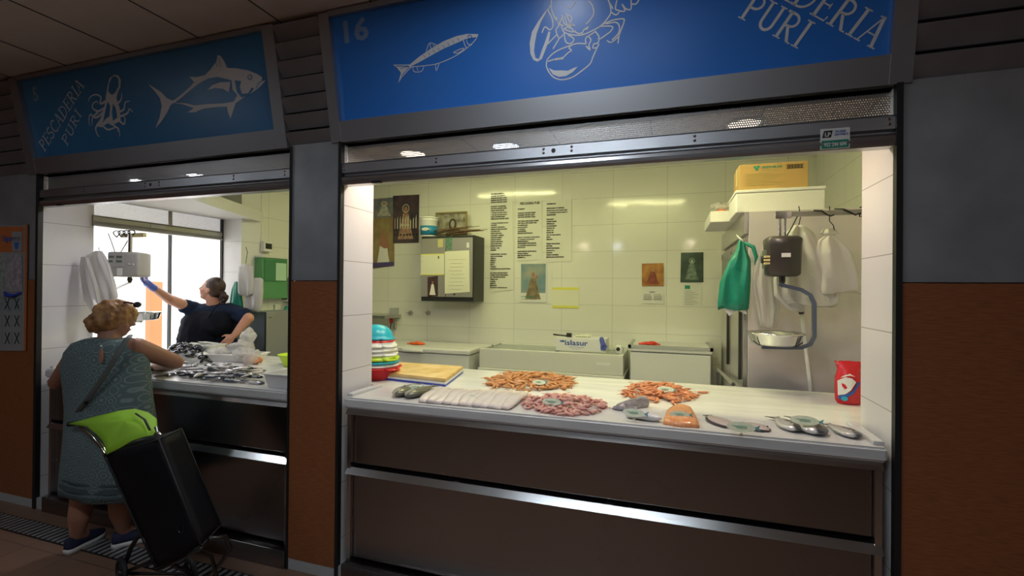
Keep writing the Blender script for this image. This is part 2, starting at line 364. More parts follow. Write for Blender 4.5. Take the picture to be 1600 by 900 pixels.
# facade piers: steel above, wood below, skirting
def pier(x0, x1, nm):
    sbox('wall_facade_steel_'+nm, (x0, 0, 1.715), (x1, .02, 2.52), 'steelblue')
    sbox('wall_facade_wood_'+nm, (x0, -.004, .065), (x1, .02, 1.71), 'wood')
    sbox('baseboard_'+nm, (x0, -.002, 0), (x1, .02, .065), 'trimgrey')
pier(-8, -4.525, 'left'); pier(-2.145, -1.81, 'middle'); pier(.875, 4, 'right')
# cores behind the cladding; faces towards the openings are tiled
sbox('wall_pier_left', (-4.70, .021, 0), (-4.505, .36, 2.5), 'tileJ')
sbox('wall_pier_middle', (-2.14, .021, 0), (-1.792, .306, 2.5), 'tileJ')
sbox('wall_pier_right', (.853, .021, 0), (1.2, .35, 2.5), 'tileJ')
sbox('wall_right_front', (1.2, .061, 0), (4, .35, 2.5), 'plaster')
sbox('wall_left_front', (-8, .061, 0), (-4.85, .12, 2.5), 'plaster')
for i, (a, b, mm) in enumerate(((-4.525, -4.497, 'black'), (-2.157, -2.145, 'black'), (-1.81, -1.792, 'black'), (.853, .875, 'black'))):
    sbox('trim_%d' % (i+1), (a, -.012, .0), (b, .02, 2.51), mm)
# upper facade wall behind the signs, soffits, inner ceiling
sbox('wall_upper', (-8, .06, 2.51), (4, .2, 3.3), 'dark')
o = B(); box(o, (-4.85, .1, 2.5), (1.2, .75, 2.52)); struct(obj('ceiling_soffit', o, 'soffit'))
o = B()
for i in range(12): box(o, (-4.6+i*.5, .1, 2.4975), (-4.594+i*.5, .75, 2.5005))
box(o, (-4.85, .42, 2.4975), (1.2, .425, 2.5005)); struct(obj('trim_soffit_joint', o, 'dark'))
sbox('wall_soffit_riser', (-4.2, .75, 2.5), (1.46, .78, 3.2), 'white')
sbox('ceiling_inside', (-4.6, .2, 3.2), (1.6, 3.5, 3.25), 'white')
sbox('wall_back', (-4.3, 3.35, 0), (1.6, 3.45, 3.2), 'tileB')
sbox('wall_right', (1.42, .35, 0), (1.52, 3.35, 3.2), 'tileR')
sbox('wall_left_rear', (-4.34, 1.80, 0), (-4.24, 3.35, 3.2), 'tileR')
sbox('wall_pier_corner', (-4.50, 1.55, 0), (-4.245, 1.80, 3.2), 'tileX')
sbox('wall_below_side_opening', (-4.60, .36, 0), (-4.50, 1.55, 1.0), 'tileR')
sbox('trim_side_sill', (-4.62, .34, 1.0), (-4.47, 1.56, 1.05), 'marble', .004)
sbox('wall_above_side_opening', (-4.60, .3, 2.40), (-4.50, 1.8, 3.2), 'white')
# white dropped soffit with slanted edge over the side opening
o = B(); flatpoly(o, [(-4.5, .3, 2.385), (-3.62, .3, 2.385), (-3.78, .72, 2.385), (-4.24, 1.82, 2.385), (-4.5, 1.82, 2.385)], (0, 0, .11)); struct(obj('ceiling_dropped', o, 'white'))
sbox('trim_side_guide', (-4.52, 1.535, 1.05), (-4.49, 1.552, 2.4), 'black')
# outdoors seen through the side opening
sbox('wall_outside_far', (-13, 0.5, 0), (-12.8, 14, 5), 'outwall')
sbox('wall_outside_end', (-12.8, 13.8, 0), (-4.8, 14, 4), 'outwall')

# ---------------- front counters (fixed to the building, each a thing)
def counter(x0, x1, lab, lab2, wings=None):
    t = thing('marble_worktop', lab, 'countertop', ((x0+x1)/2, .55, .99))
    pl_ = [(x0, -.012), (x1, -.012), (x1, .37), (wings[1], .37), (wings[1], 1.15), (wings[0], 1.15), (wings[0], .37), (x0, .37)] if wings else [(x0, -.012), (x1, -.012), (x1, 1.15), (x0, 1.15)]
    bm = B(); rings(bm, [[V((x, y, z)) for x, y in pl_] for z in (.99, 1.05)]); bmesh.ops.bevel(bm, geom=bm.edges[:], offset=.010, segments=3, affect='EDGES')
    obj('slab', bm, 'marble', t)
    for xa in (x0+.002, x1-.040): obj('edge_strip', box(B(), (xa, .02, 1.05), (xa+.038, .32 if xa < x0+.1 else .34, 1.068), .004), 'marble', t)
    c = thing('steel_counter_front', lab2, 'counter', ((x0+x1)/2, .06, 0))
    obj('carcass', box(B(), (x0+.02, .09, .0), (x1-.02, 1.08, .985)), 'black', c)
    obj('upper_panel', box(B(), (x0+.035, .04, .665), (x1-.035, .085, .955), .006), 'steelfront', c)
    obj('lower_panel', box(B(), (x0+.035, .04, .125), (x1-.035, .085, .615), .006), 'steelfront', c)
    for z in (.615, .955):
        bm = B(); hexa(bm, [(x0+.01, -.004, z), (x1-.01, -.004, z), (x1-.01, .088, z), (x0+.01, .088, z), (x0+.01, .02, z+.034), (x1-.01, .02, z+.034), (x1-.01, .088, z+.034), (x0+.01, .088, z+.034)])
        obj('rail', bm, 'rail', c)
    obj('side_frame', box(B(), (x0+.01, .015, .11), (x0+.035, .088, .955)), 'rail', c)
    obj('side_frame', box(B(), (x1-.035, .015, .11), (x1-.01, .088, .955)), 'rail', c)
    obj('plinth', box(B(), (x0, -.02, 0), (x1, .088, .108), .004), 'steelfront', c)
    return t
counter(-1.760, .832, 'white marble worktop of the big stall, heaped with prawns and fish', 'brushed steel counter front under the wide marble worktop', (-2.15, 1.41))
counter(-4.40, -2.16, 'marble worktop of the left stall, strewn with sardines', 'brushed steel counter front behind the customer and the trolley')

# ---------------- signs, louvres (inclined fascia)
SV = V((0, -.1, .55)).normalized(); SN = V((0, -.55, -.1)).normalized(); SO = V((0, 0, 2.625))
def sp(x, v, d=0): return SO + V((x, 0, 0)) + SV*v + SN*d
def spx(px, py, d=0):       # photo point onto the sign face
    r = ray(px, py); t = (SO-CAM).dot(SN)/r.dot(SN); return CAM + r*t + SN*d
def sbx(bm, x0, x1, v0, v1, d0, d1): return hexa(bm, [sp(x0, v0, d0), sp(x1, v0, d0), sp(x1, v0, d1), sp(x0, v0, d1), sp(x0, v1, d0), sp(x1, v1, d0), sp(x1, v1, d1), sp(x0, v1, d1)])
VT = .575
def sign(x0, x1, lab, m, stiles):
    t = thing('shop_sign', lab, 'sign', ((x0+x1)/2, 0, 2.625))
    obj('face_panel', sbx(B(), x0, x1, -.01, VT, -.012, 0), m, t)
    fr = obj('sign_frame', sbx(sbx(sbx(sbx(B(), stiles[0], x0, -.115, VT, -.03, .03), x1, stiles[1], -.115, VT, -.03, .03), x0, x1, -.115, 0, -.03, .028), x0, x1, VT-.022, VT+.005, -.03, .028), 'frame', t)
    return t
s16 = sign(-1.794, .827, 'large blue shop sign with white sardine and lobster drawings', 'sign', (-1.862, .905))
s15 = sign(-4.535, -2.262, 'smaller dull blue shop sign with octopus and tuna drawings', 'signL', (-4.625, -2.178))
def louvre(x0, x1, lab, n):
    t = thing('louvre_panel', lab, 'vent', ((x0+x1)/2, 0, 2.55), group='louvre panels between the signs')
    obj('backing', sbx(B(), x0, x1, -.115, VT+.005, -.04, -.02), 'black', t)
    h = (VT+.115)/n
    for i in range(n):
        v0 = -.11+i*h
        bm = B(); hexa(bm, [sp(x0, v0, -.02), sp(x1, v0, -.02), sp(x1, v0, .000), sp(x0, v0, .000), sp(x0, v0+h*.93, -.02), sp(x1, v0+h*.93, -.02), sp(x1, v0+h*.80, .040), sp(x0, v0+h*.80, .040)])
        obj('slat', bm, 'louvre', t)
louvre(-2.176, -1.864, 'narrow grey louvre panel between the two blue signs', 7)
louvre(-6.5, -4.627, 'grey louvre panel left of the octopus sign', 7)
louvre(.907, 2.6, 'wide grey louvre panel right of the lobster sign', 6)
def fill(px, m, par, d=.0015, name='drawing'):
    from mathutils.geometry import tessellate_polygon
    me = bpy.data.meshes.new(name); pts = [spx(x, y, d) - par.location for x, y in px]
    tris = tessellate_polygon([[V((p.x, p.dot(SV), 0)) for p in pts]]); out = []
    for tr in tris:
        a, b, c = (pts[i] for i in tr); out.append(tr if (b-a).cross(c-a).dot(SN) > 0 else tr[::-1])
    me.from_pydata(pts, [], out); return link(name, me, m, par)
def spline(pts, k=5):
    out = []
    n = len(pts)
    for i in range(n-1):
        p0, p1, p2, p3 = pts[max(i-1, 0)], pts[i], pts[i+1], pts[min(i+2, n-1)]
        for j in range(k):
            t = j/k; out.append(tuple(.5*((2*p1[a]) + (-p0[a]+p2[a])*t + (2*p0[a]-5*p1[a]+4*p2[a]-p3[a])*t*t + (-p0[a]+3*p1[a]-3*p2[a]+p3[a])*t**3) for a in (0, 1)))
    out.append(pts[-1]); return out
def ribbon(bm, pts, w, d=.0015):
    # 3-D ribbon lying in the sign face; w in metres
    q = [spx(x, y, d) for x, y in pts]; L = []
    for i, p in enumerate(q):
        t = (q[min(i+1, len(q)-1)] - q[max(i-1, 0)]).normalized(); s = t.cross(SN)
        ww = w[0]+(w[1]-w[0])*i/(len(q)-1) if isinstance(w, tuple) else w
        L.append((bm.verts.new(p+s*ww/2), bm.verts.new(p-s*ww/2)))
    for a, b in zip(L, L[1:]): bm.faces.new((a[0], b[0], b[1], a[1]))
def strokes(lst, m, par, sc=1, ox=0, oy=0, name='drawing', d=.0015):
    bm = B()
    for w, pts in lst: ribbon(bm, spline([(ox+x/sc, oy+y/sc) for x, y in pts]), w, d)
    return obj(name, bm, m, par)
z1 = lambda L: [(x/2.963, y/2.963) for x, y in L]
# tuna
fill(z1([(688, 390), (712, 404), (745, 425), (775, 455), (800, 466), (815, 458), (850, 430), (885, 398), (900, 380), (878, 356), (912, 357), (950, 348), (975, 322), (1003, 285), (1008, 255), (1022, 258), (1040, 285), (1052, 314), (1100, 317), (1150, 326), (1190, 342), (1215, 358), (1212, 372), (1230, 372), (1215, 392), (1190, 415), (1165, 432), (1125, 455), (1092, 478), (1085, 500), (1068, 550), (1056, 520), (1052, 494), (1000, 496), (950, 502), (925, 510), (905, 520), (870, 521), (898, 500), (850, 484), (805, 476), (790, 488), (775, 520), (750, 560), (720, 594), (740, 545), (750, 490), (742, 455), (720, 425)]), 'vinyl', s15, name='tuna_drawing')
fill(z1([(812, 476), (840, 455), (880, 420), (925, 385), (965, 364), (1010, 357), (1074, 372), (1078, 415), (1100, 440), (1085, 470), (1040, 478), (960, 482), (900, 488), (860, 478)]), 'signL', s15, .003, 'tuna_drawing')
fill(z1([(962, 418), (985, 395), (1020, 382), (1070, 380), (1062, 428), (1035, 412), (1000, 408)]), 'vinyl', s15, .0045, 'tuna_drawing')
fill(z1([(1088, 372), (1118, 376), (1112, 405), (1122, 435), (1150, 432), (1168, 405), (1178, 412), (1150, 445), (1120, 452), (1098, 425)]), 'signL', s15, .003, 'tuna_drawing')
strokes([(.004, [(1170, 352), (1160, 348), (1150, 355), (1152, 366), (1163, 368), (1170, 360), (1168, 352)]), (.004, [(1188, 412), (1200, 385), (1225, 372)]), (.003, [(820, 470), (900, 440), (965, 418)]), (.003, [(1000, 290), (1012, 310)]), (.003, [(1015, 268), (1025, 312)])], 'signL', s15, 2.963, d=.005, name='tuna_drawing')
# octopus
fill(z1([(492, 440), (500, 395), (508, 362), (530, 346), (550, 350), (561, 372), (558, 405), (546, 430), (540, 455), (555, 500), (560, 560), (530, 575), (500, 570), (470, 590), (450, 585), (470, 540), (485, 490), (490, 460)]), 'vinyl', s15, name='octopus_drawing')
fill(z1([(503, 425), (508, 385), (520, 358), (535, 352), (550, 365), (551, 400), (535, 430), (520, 440)]), 'signL', s15, .003, 'octopus_drawing')
fill(z1([(500, 470), (512, 490), (508, 540), (490, 550), (478, 570), (488, 520)]), 'signL', s15, .003, 'octopus_drawing')
fill(z1([(525, 480), (538, 500), (545, 545), (525, 560), (520, 520)]), 'signL', s15, .003, 'octopus_drawing')
W = (.016, .005)
strokes([(W, [(490, 470), (465, 480), (468, 450), (445, 438), (420, 448), (410, 470)]), (W, [(485, 500), (455, 515), (430, 500), (432, 480), (450, 470), (455, 482)]), (W, [(480, 520), (445, 545), (420, 530), (412, 560), (418, 585)]), (W, [(465, 560), (445, 590), (450, 620), (462, 634)]), (W, [(500, 565), (535, 585), (552, 600), (555, 632)]), (W, [(470, 575), (500, 600), (540, 590), (548, 612)]),
         (W, [(545, 480), (562, 460), (565, 430)]), (W, [(550, 520), (575, 505), (580, 475), (603, 468)]), (W, [(555, 540), (590, 525), (600, 505), (615, 518)]), (W, [(555, 560), (575, 575), (580, 550), (572, 535)]), (W, [(455, 520), (430, 545), (428, 580)])], 'vinyl', s15, 2.963, name='octopus_drawing')
# sardine on the large sign
k2 = dict(sc=2.904, ox=500)
z2 = lambda L: [(500+x/2.904, y/2.904) for x, y in L]
fill(z2([(408, 293), (450, 258), (500, 224), (560, 188), (620, 164), (668, 154), (718, 155), (712, 168), (690, 172), (660, 178), (620, 196), (560, 222), (500, 255), (450, 283), (420, 298)]), 'vinyl', s16, name='sardine_drawing')
strokes([(.004, [(718, 157), (700, 188), (655, 228), (600, 262), (530, 290), (460, 300), (415, 303)]), (.004, [(650, 178), (656, 200), (665, 218)]), (.004, [(665, 180), (672, 200), (690, 205)]), (.004, [(482, 235), (498, 196), (535, 208)]), (.004, [(500, 200), (505, 228)]), (.004, [(515, 204), (520, 222)]),
         (.004, [(605, 238), (640, 222), (655, 222), (630, 240), (608, 240)]), (.004, [(525, 292), (540, 290), (528, 320), (525, 294)]), (.004, [(422, 304), (428, 325), (460, 324), (472, 303)]), (.003, [(440, 305), (445, 322)])], 'vinyl', s16, name='sardine_drawing', **k2)
fill(z2([(410, 293), (332, 294), (350, 308), (368, 330), (355, 378), (372, 352), (400, 322), (420, 302)]), 'vinyl', s16, name='sardine_drawing')
strokes([(.004, [(345, 300), (405, 300)]), (.004, [(370, 345), (408, 305)]), (.003, [(365, 312), (405, 302)])], 'sign', s16, name='sardine_drawing', d=.003, **k2)
strokes([(.004, [(688, 164), (678, 160), (672, 168), (680, 176), (690, 170), (688, 164)])]+[(.0025, [(470+i*22, 250-i*11), (478+i*22, 262-i*11)]) for i in range(8)], 'sign', s16, name='sardine_drawing', d=.003, **k2)
# lobster
z6 = lambda L: [(800+x/6.4, y/6.4) for x, y in L]
fill(z6([(385, 60), (330, 120), (260, 220), (200, 320), (178, 430), (185, 540), (215, 600), (255, 618), (300, 590), (335, 500), (370, 410), (385, 320), (365, 315), (335, 410), (300, 500), (270, 590), (235, 580), (222, 510), (230, 430), (250, 330), (290, 220), (340, 130)]), 'vinyl', s16, name='lobster_drawing')
fill(z6([(365, 680), (420, 705), (500, 705), (560, 708), (620, 680), (660, 665), (610, 720), (540, 762), (470, 770), (410, 745)]), 'vinyl', s16, name='lobster_drawing')
k6 = dict(sc=6.4, ox=800)
sw = .006
strokes([(sw, [(350, 600), (400, 545), (470, 500), (545, 470), (600, 450), (660, 435), (740, 440)]), (sw, [(350, 605), (345, 660), (370, 720), (420, 775), (500, 798), (600, 775), (690, 715), (780, 640), (810, 570), (850, 480)]), (sw, [(360, 615), (440, 590), (510, 575), (560, 530), (595, 505), (570, 480), (600, 450)]), (sw, [(430, 600), (480, 590), (515, 588)]),
         (sw, [(395, 0), (395, 80), (430, 180), (490, 250), (520, 320), (600, 350), (700, 350), (800, 310), (880, 265), (940, 205), (990, 120), (965, 0)]), (sw, [(770, 10), (805, 60), (818, 130), (790, 190), (740, 245)]), (sw, [(440, 170), (470, 250), (440, 300), (470, 380), (510, 350)]), (sw, [(520, 330), (540, 420), (590, 435), (620, 390), (560, 350)]),
         (sw, [(740, 440), (740, 380), (790, 345), (830, 320)]), (sw, [(760, 360), (790, 400), (770, 450), (780, 500), (740, 460)]), (sw, [(830, 310), (870, 370), (860, 430), (820, 440), (810, 480), (850, 475), (870, 440)]), (sw, [(880, 265), (1000, 265), (990, 310), (940, 350), (880, 390), (860, 380)]), (sw, [(900, 250), (1000, 205), (1110, 190), (1120, 220), (1090, 300), (1060, 370), (990, 425), (950, 405)]),
         (sw, [(940, 240), (1040, 225), (1075, 270), (1060, 340), (1000, 400)]), (sw, [(1075, 320), (1060, 435)]), (sw, [(450, 345), (360, 440)]), (sw, [(480, 375), (410, 490)]), (sw, [(385, 60), (365, 110), (400, 180), (410, 260), (380, 300), (330, 270), (300, 330)]), (sw, [(990, 120), (1040, 150), (1075, 110), (1035, 90), (1050, 0)]), (sw, [(1075, 110), (1130, 110), (1100, 40), (1140, 90), (1190, 90), (1190, 0)]), (sw, [(1190, 40), (1240, 40), (1270, 0)]), (sw, [(960, 0), (1010, 90)]),
         (sw, [(700, 340), (720, 300), (770, 265), (740, 300)]), (sw, [(500, 150), (520, 230), (560, 270), (520, 290), (600, 320), (640, 310)]), (sw, [(540, 130), (570, 200), (600, 260), (560, 240), (610, 300)]), (sw, [(560, 150), (600, 180), (590, 230), (630, 260)]), (sw, [(500, 180), (480, 240), (520, 260)]), (sw, [(530, 160), (545, 230), (580, 290)]), (sw, [(600, 300), (660, 335), (700, 330)]), (.004, [(540, 60), (590, 80), (640, 20)])], 'vinyl', s16, name='lobster_drawing', **k6)
# serif lettering
def arc(cx, cy, rx, ry, a0, a1, n=8): return [(cx+rx*math.cos(math.radians(a0+(a1-a0)*i/n)), cy+ry*math.sin(math.radians(a0+(a1-a0)*i/n))) for i in range(n+1)]
SER = lambda x, y, w=.26: (.055, [(x-w/2, y), (x+w/2, y)])
G = {'P': (.62, [(.13, [(.15, 0), (.15, 1)]), (.055, [(.0, .97), (.3, .97)]), (.10, [(.15, .97)]+arc(.3, .73, .26, .24, 90, -90)+[(.15, .49)]), SER(.15, .02, .3)]),
     'E': (.62, [(.13, [(.15, 0), (.15, 1)]), (.06, [(.0, .97), (.55, .97), (.57, .83)]), (.06, [(.15, .52), (.46, .52)]), (.05, [(.46, .42), (.46, .62)]), (.06, [(0, .03), (.57, .03), (.60, .2)])]),
     'S': (.58, [(.11, [(.50, .84)]+arc(.28, .74, .2, .23, 50, 240)+arc(.28, .26, .22, .24, 60, -130)+[(.04, .2)])]),
     'C': (.68, [(.11, arc(.38, .5, .32, .48, 50, 310, 14)), (.05, [(.60, .72), (.60, .95)])]),
     'A': (.74, [(.06, [(.08, 0), (.38, 1)]), (.13, [(.38, 1), (.64, 0)]), (.055, [(.17, .38), (.56, .38)]), SER(.08, .02, .24), SER(.64, .02, .28), (.05, [(.25, .97), (.45, 1.0)])]),
     'D': (.74, [(.13, [(.15, 0), (.15, 1)]), (.09, [(0, .97), (.25, .97)]+arc(.25, .5, .42, .47, 90, -90, 12)+[(0, .03)])]),
     'R': (.72, [(.13, [(.15, 0), (.15, 1)]), (.10, [(0, .97), (.15, .97)]+arc(.3, .74, .24, .23, 90, -90)+[(.15, .51)]), (.12, [(.3, .5), (.58, .02)]), SER(.15, .02, .3), SER(.62, .02, .2)]),
     'I': (.32, [(.13, [(.15, 0), (.15, 1)]), SER(.15, .02, .3), SER(.15, .98, .3)]),
     'U': (.74, [(.12, [(.15, 1), (.15, .3)]+arc(.37, .28, .22, .25, 180, 360)+[(.59, 1)]), SER(.15, .98, .3), SER(.59, .98, .26)])}
def letters(s, p0, p1, h, par, lean=0):
    # baseline from p0 to p1 on the sign face; each letter its own child
    a, b = spx(*p0, .0015), spx(*p1, .0015); u = (b-a); L = u.length; u.normalize(); v = SN.cross(u)*-1
    if v.dot(SV) < 0: v = -v
    tot = sum(G[c][0]+.06 for c in s); sc = L/tot; x = 0
    for c in s:
        bm = B()
        for w, pts in G[c][1]:
            q = [a + u*(x+px_+lean*py_)*sc + v*py_*h for px_, py_ in pts]; LL = []
            for i, p in enumerate(q):
                t = (q[min(i+1, len(q)-1)] - q[max(i-1, 0)]).normalized(); sd = t.cross(SN)*w*h/2*.9
                LL.append((bm.verts.new(p+sd), bm.verts.new(p-sd)))
            for f, g in zip(LL, LL[1:]): bm.faces.new((f[0], g[0], g[1], f[1]))
        obj('letter', bm, 'vinyl', par); x += G[c][0]+.06
letters('PESCADERIA', (70, 238), (133, 134), .086, s15)
letters('PURI', (105, 229), (129, 178), .072, s15)
letters('PURI', (1153, 27), (1249, 78), .110, s16)
letters('PESCADERIA', (1107, -65), (1366, 78), .112, s16)
text('number', '16', .2, spx(531, 68, .001), V((1, 0, 0)), SV, mat('faded_number_vinyl', (.22, .36, .62), .4), s16, width=.16, height=.12, bold=.006)
text('number', '5', .2, spx(53, 158, .001), V((1, 0, 0)), SV, mat('faded_number_vinyl_left', (.26, .42, .55), .4), s15, width=.06, height=.1, bold=.006)

# ---------------- roller shutters
def shutter(x0, x1, lab, bolts, stick):
    t = thing('roller_shutter', lab, 'shutter', ((x0+x1)/2, .03, 2.26))
    obj('perforated_curtain', box(B(), (x0, .045, 2.37), (x1, .048, 2.515)), 'perf', t)
    bm = B()
    for k in range(2): box(bm, (x0, .04, 2.495-k*.0), (x1, .055, 2.51))
    obj('slat_edge', bm, 'louvre', t)
    z0 = 2.262
    bm = B(); pr = [(.055, z0), (.0, z0), (-.006, z0+.012), (-.009, z0+.026), (-.004, z0+.042), (.010, z0+.052), (.02, z0+.056), (.02, z0+.064), (-.004, z0+.068), (-.004, z0+.118), (.004, z0+.126), (.055, z0+.126)]
    rings(bm, [[V((x, y, z)) for y, z in pr] for x in (x0, x1)]); obj('bottom_bar', bm, 'bar', t)
    for px in bolts:
        for dz in (.086, .106):
            bm = B(); p = V((px, -.004, z0+dz)); ell(bm, p, (.007, .004, .007), seg=10, ring=6); obj('bolt', bm, 'chrome', t)
    kx = bolts[len(bolts)//2-1]+.05 if len(bolts) > 3 else bolts[0]
    obj('lock_hole', cyl(B(), (kx, -.0055, z0+.095), (kx, .0, z0+.095), .011, 16), 'black', t)
    obj('latch', box(B(), (x0+.2, -.012, z0-.004), (x0+.26, .01, z0+.008), .003), 'tube', t)
    return t
sh = shutter(-1.79, .852, 'rolled-up shutter with phone sticker above the wide marble counter', [-1.775, -1.19, -.60, -.46, .10, .83], 1)
shutter(-4.495, -2.147, 'rolled-up shutter over the left stall opening', [-4.47, -4.0, -3.38, -3.25, -2.6, -2.2], 0)
def sticker(x0, x1, z0, z1, par, full=True):
    y = -.0075; st = obj('sticker', box(B(), (x0, y, z0), (x1, y+.003, z1)), 'paper', par); h = z1-z0; w = x1-x0
    obj('green_band', box(B(), (x0+.004, y-.001, z0+.003), (x1-.004, y, z0+h*.42)), 'inkgreen', st)
    X, Z = V((1, 0, 0)), V((0, 0, 1))
    text('lettering', '952 246 684', .02, (x0+w*.12, y-.002, z0+h*.13), X, Z, 'paper', st, width=w*.76, height=h*.2, bold=.0006)
    text('lettering', 'TALLERES\nSAN PABLO', .02, (x0+w*.48, y-.002, z0+h*.78), X, Z, 'inkblue', st, width=w*.46, height=h*.26, bold=.0006)
    bm = B(); flatpoly(bm, [(x0+w*.06, y-.001, z0+h*.56), (x0+w*.36, y-.001, z0+h*.56), (x0+w*.42, y-.001, z0+h*.9), (x0+w*.12, y-.001, z0+h*.9)], (0, .001, 0)); obj('logo', bm, 'ink', st)
    text('lettering', 'LP', .02, (x0+w*.14, y-.002, z0+h*.62), X, Z, 'paper', st, width=w*.2, height=h*.2, bold=.0006)
a = atY(1281, 230, 0); b = atY(1327, 202, 0); sticker(a.x, b.x, 2.265, 2.35, sh)
# side shutter
t = thing('side_roller_shutter', 'rolled-up shutter of the sunlit side opening, seen edge on', 'shutter', (-4.49, .95, 2.15))
bm = B(); z0 = 2.165; pr = [(-.05, z0), (0, z0), (.006, z0+.01), (-.008, z0+.03), (0, z0+.04), (0, z0+.075), (-.008, z0+.08), (0, z0+.09), (-.05, z0+.09)]
rings(bm, [[V((-4.49+x, y, z)) for x, z in pr] for y in (.345, 1.54)]); obj('bottom_bar', bm, 'barY', t)
obj('lock_plate', box(B(), (-4.49, .80, 2.205), (-4.485, .93, 2.24), .002), 'frame', t)
obj('perforated_curtain', box(B(), (-4.52, .345, 2.25), (-4.517, 1.54, 2.40)), 'perfY', t)

# ================================================================== LIGHTS
def area(name, loc, sx, sy, power, col, rot=(0, 0, 0), shape='RECTANGLE'):
    L = bpy.data.lights.new(name, 'AREA'); L.shape = shape; L.size = sx; L.size_y = sy; L.energy = power; L.color = col
    o = bpy.data.objects.new(name, L); C.objects.link(o); o.location = loc; o.rotation_euler = rot; return o
GREENY = (1, .985, .47)
def tubelamp(x, y, lab, p, L=1.2):
    t = thing('ceiling_tube_lamp', lab, 'light', (x, y, 3.2), group='fluorescent ceiling tubes')
    obj('housing', box(B(), (x-L/2, y-.06, 3.15), (x+L/2, y+.06, 3.2), .006), 'whitep', t)
    obj('tube', cyl(B(), (x-L/2+.02, y, 3.125), (x+L/2-.02, y, 3.125), .018, 12), emis('tube_glow', GREENY, 6), t)
    area('tube_light', (x, y, 3.10), L, .05, p, GREENY)
tubelamp(-.38, .97, 'fluorescent tube on the big stall ceiling', 26)
tubelamp(-2.2, 2.2, 'fluorescent tube on the ceiling above the wall cabinet', 18)
WARM = (1, .80, .62)
for i, (x, y, c, p, lab) in enumerate(((-1.505, .293, WARM, 5, 'warm recessed downlight left in the big stall soffit'), (-.907, .307, (.75, .85, 1), 5, 'bluish recessed downlight in the big stall soffit'), (.341, .295, WARM, 7, 'warm recessed downlight at the right end of the big stall soffit'),
                                       (-3.337, .345, (.95, .93, 1), 6, 'white recessed downlight right of the pair over the left stall'), (-3.932, .347, (.92, .90, 1), 7, 'white recessed downlight left of the pair over the left stall'), (-4.40, .377, (.8, .75, 1), 2.5, 'dim violet downlight over the far left jamb'))):
    t = thing('downlight', lab, 'light', (x, y, 2.5), group='soffit downlights')
    bm = B(); lathe(bm, (x, y, 2.5), [(.078, 0), (.095, 0), (.097, -.006), (.08, -.008), (.074, -.002)], 28); obj('trim_ring', bm, 'trimgrey', t)
    bm = B(); lathe(bm, (x, y, 2.5), [(.0005, -.0035), (.074, -.0035), (.074, -.002), (.0005, -.002)], 28); obj('diffuser', bm, emis('downlight_glow', c, 2.5 if x > 0 else 9 if x > -2 else 25), t)
    area('downlight_light', (x, y, 2.49), .14, .14, p, c, shape='DISK')
# round corridor lamps: first is the mirrored one, other three are unseen added fill
for (x, y, p), lab in zip(((-.60, -.86, 7), (-5.2, -2.4, 10), (2.6, -4.2, 3), (-3.4, -4.6, 8)), ('round ceiling lamp mirrored in the lobster sign', 'added unseen fill lamp at the corridor left end', 'added unseen fill lamp at the corridor right end', 'added unseen fill lamp near the opposite wall')):
    t = thing('corridor_lamp', lab, 'light', (x, y, 3.2), group='corridor ceiling lamps')
    bm = B(); lathe(bm, (x, y, 3.2), [(.0005, -.02), (.11, -.02), (.125, -.012), (.13, 0), (.0005, 0)], 28); obj('lamp_disc', bm, emis('corridor_lamp_glow', (.85, .92, 1), 5), t)
    area('corridor_light', (x, y, 3.17), .22, .22, p, (.85, .92, 1), shape='DISK')
t = thing('corridor_tube_lamp', 'long fluorescent lamp on the corridor ceiling', 'light', (-.75, -2.85, 3.2))
obj('housing', box(B(), (-1.6, -2.95, 3.15), (.1, -2.75, 3.1995), .006), 'whitep', t); obj('diffuser', box(B(), (-1.58, -2.93, 3.135), (.08, -2.77, 3.149), .004), emis('corridor_tube_glow', (.8, .9, 1), 6), t)
area('corridor_tube_light', (-.75, -2.85, 3.12), 1.6, .15, 34, (.8, .9, 1))
w = bpy.data.worlds.new('sky'); bpy.context.scene.world = w; w.use_nodes = True
w.node_tree.nodes['Background'].inputs[0].default_value = (.95, .97, 1, 1); w.node_tree.nodes['Background'].inputs[1].default_value = 3.8
pl = area('side_opening_daylight', (-4.86, .95, 1.7), 1.15, 1.3, 1, (1, 1, 1), (0, -PI/2, 0)); pl.data.cycles.is_portal = True
# ================================================================== BIG STALL
T = 1.05            # worktop height
BW = 3.35           # back wall
X_, Y_, Z_ = V((1, 0, 0)), V((0, 1, 0)), V((0, 0, 1))
def children(o): return [c for c in C.objects if c.parent is o]
def copy_tree(o, parent=None):
    c = o.copy(); C.objects.link(c)
    if parent is not None: c.parent = parent
    for ch in children(o): copy_tree(ch, c)
    return c
def put(o, p, rz=0, sc=1, tilt=(0, 0), label=None):
    o.location = p; o.rotation_euler = (tilt[0], tilt[1], rz); o.scale = (sc, sc, sc)
    if label: o['label'] = label
    return o
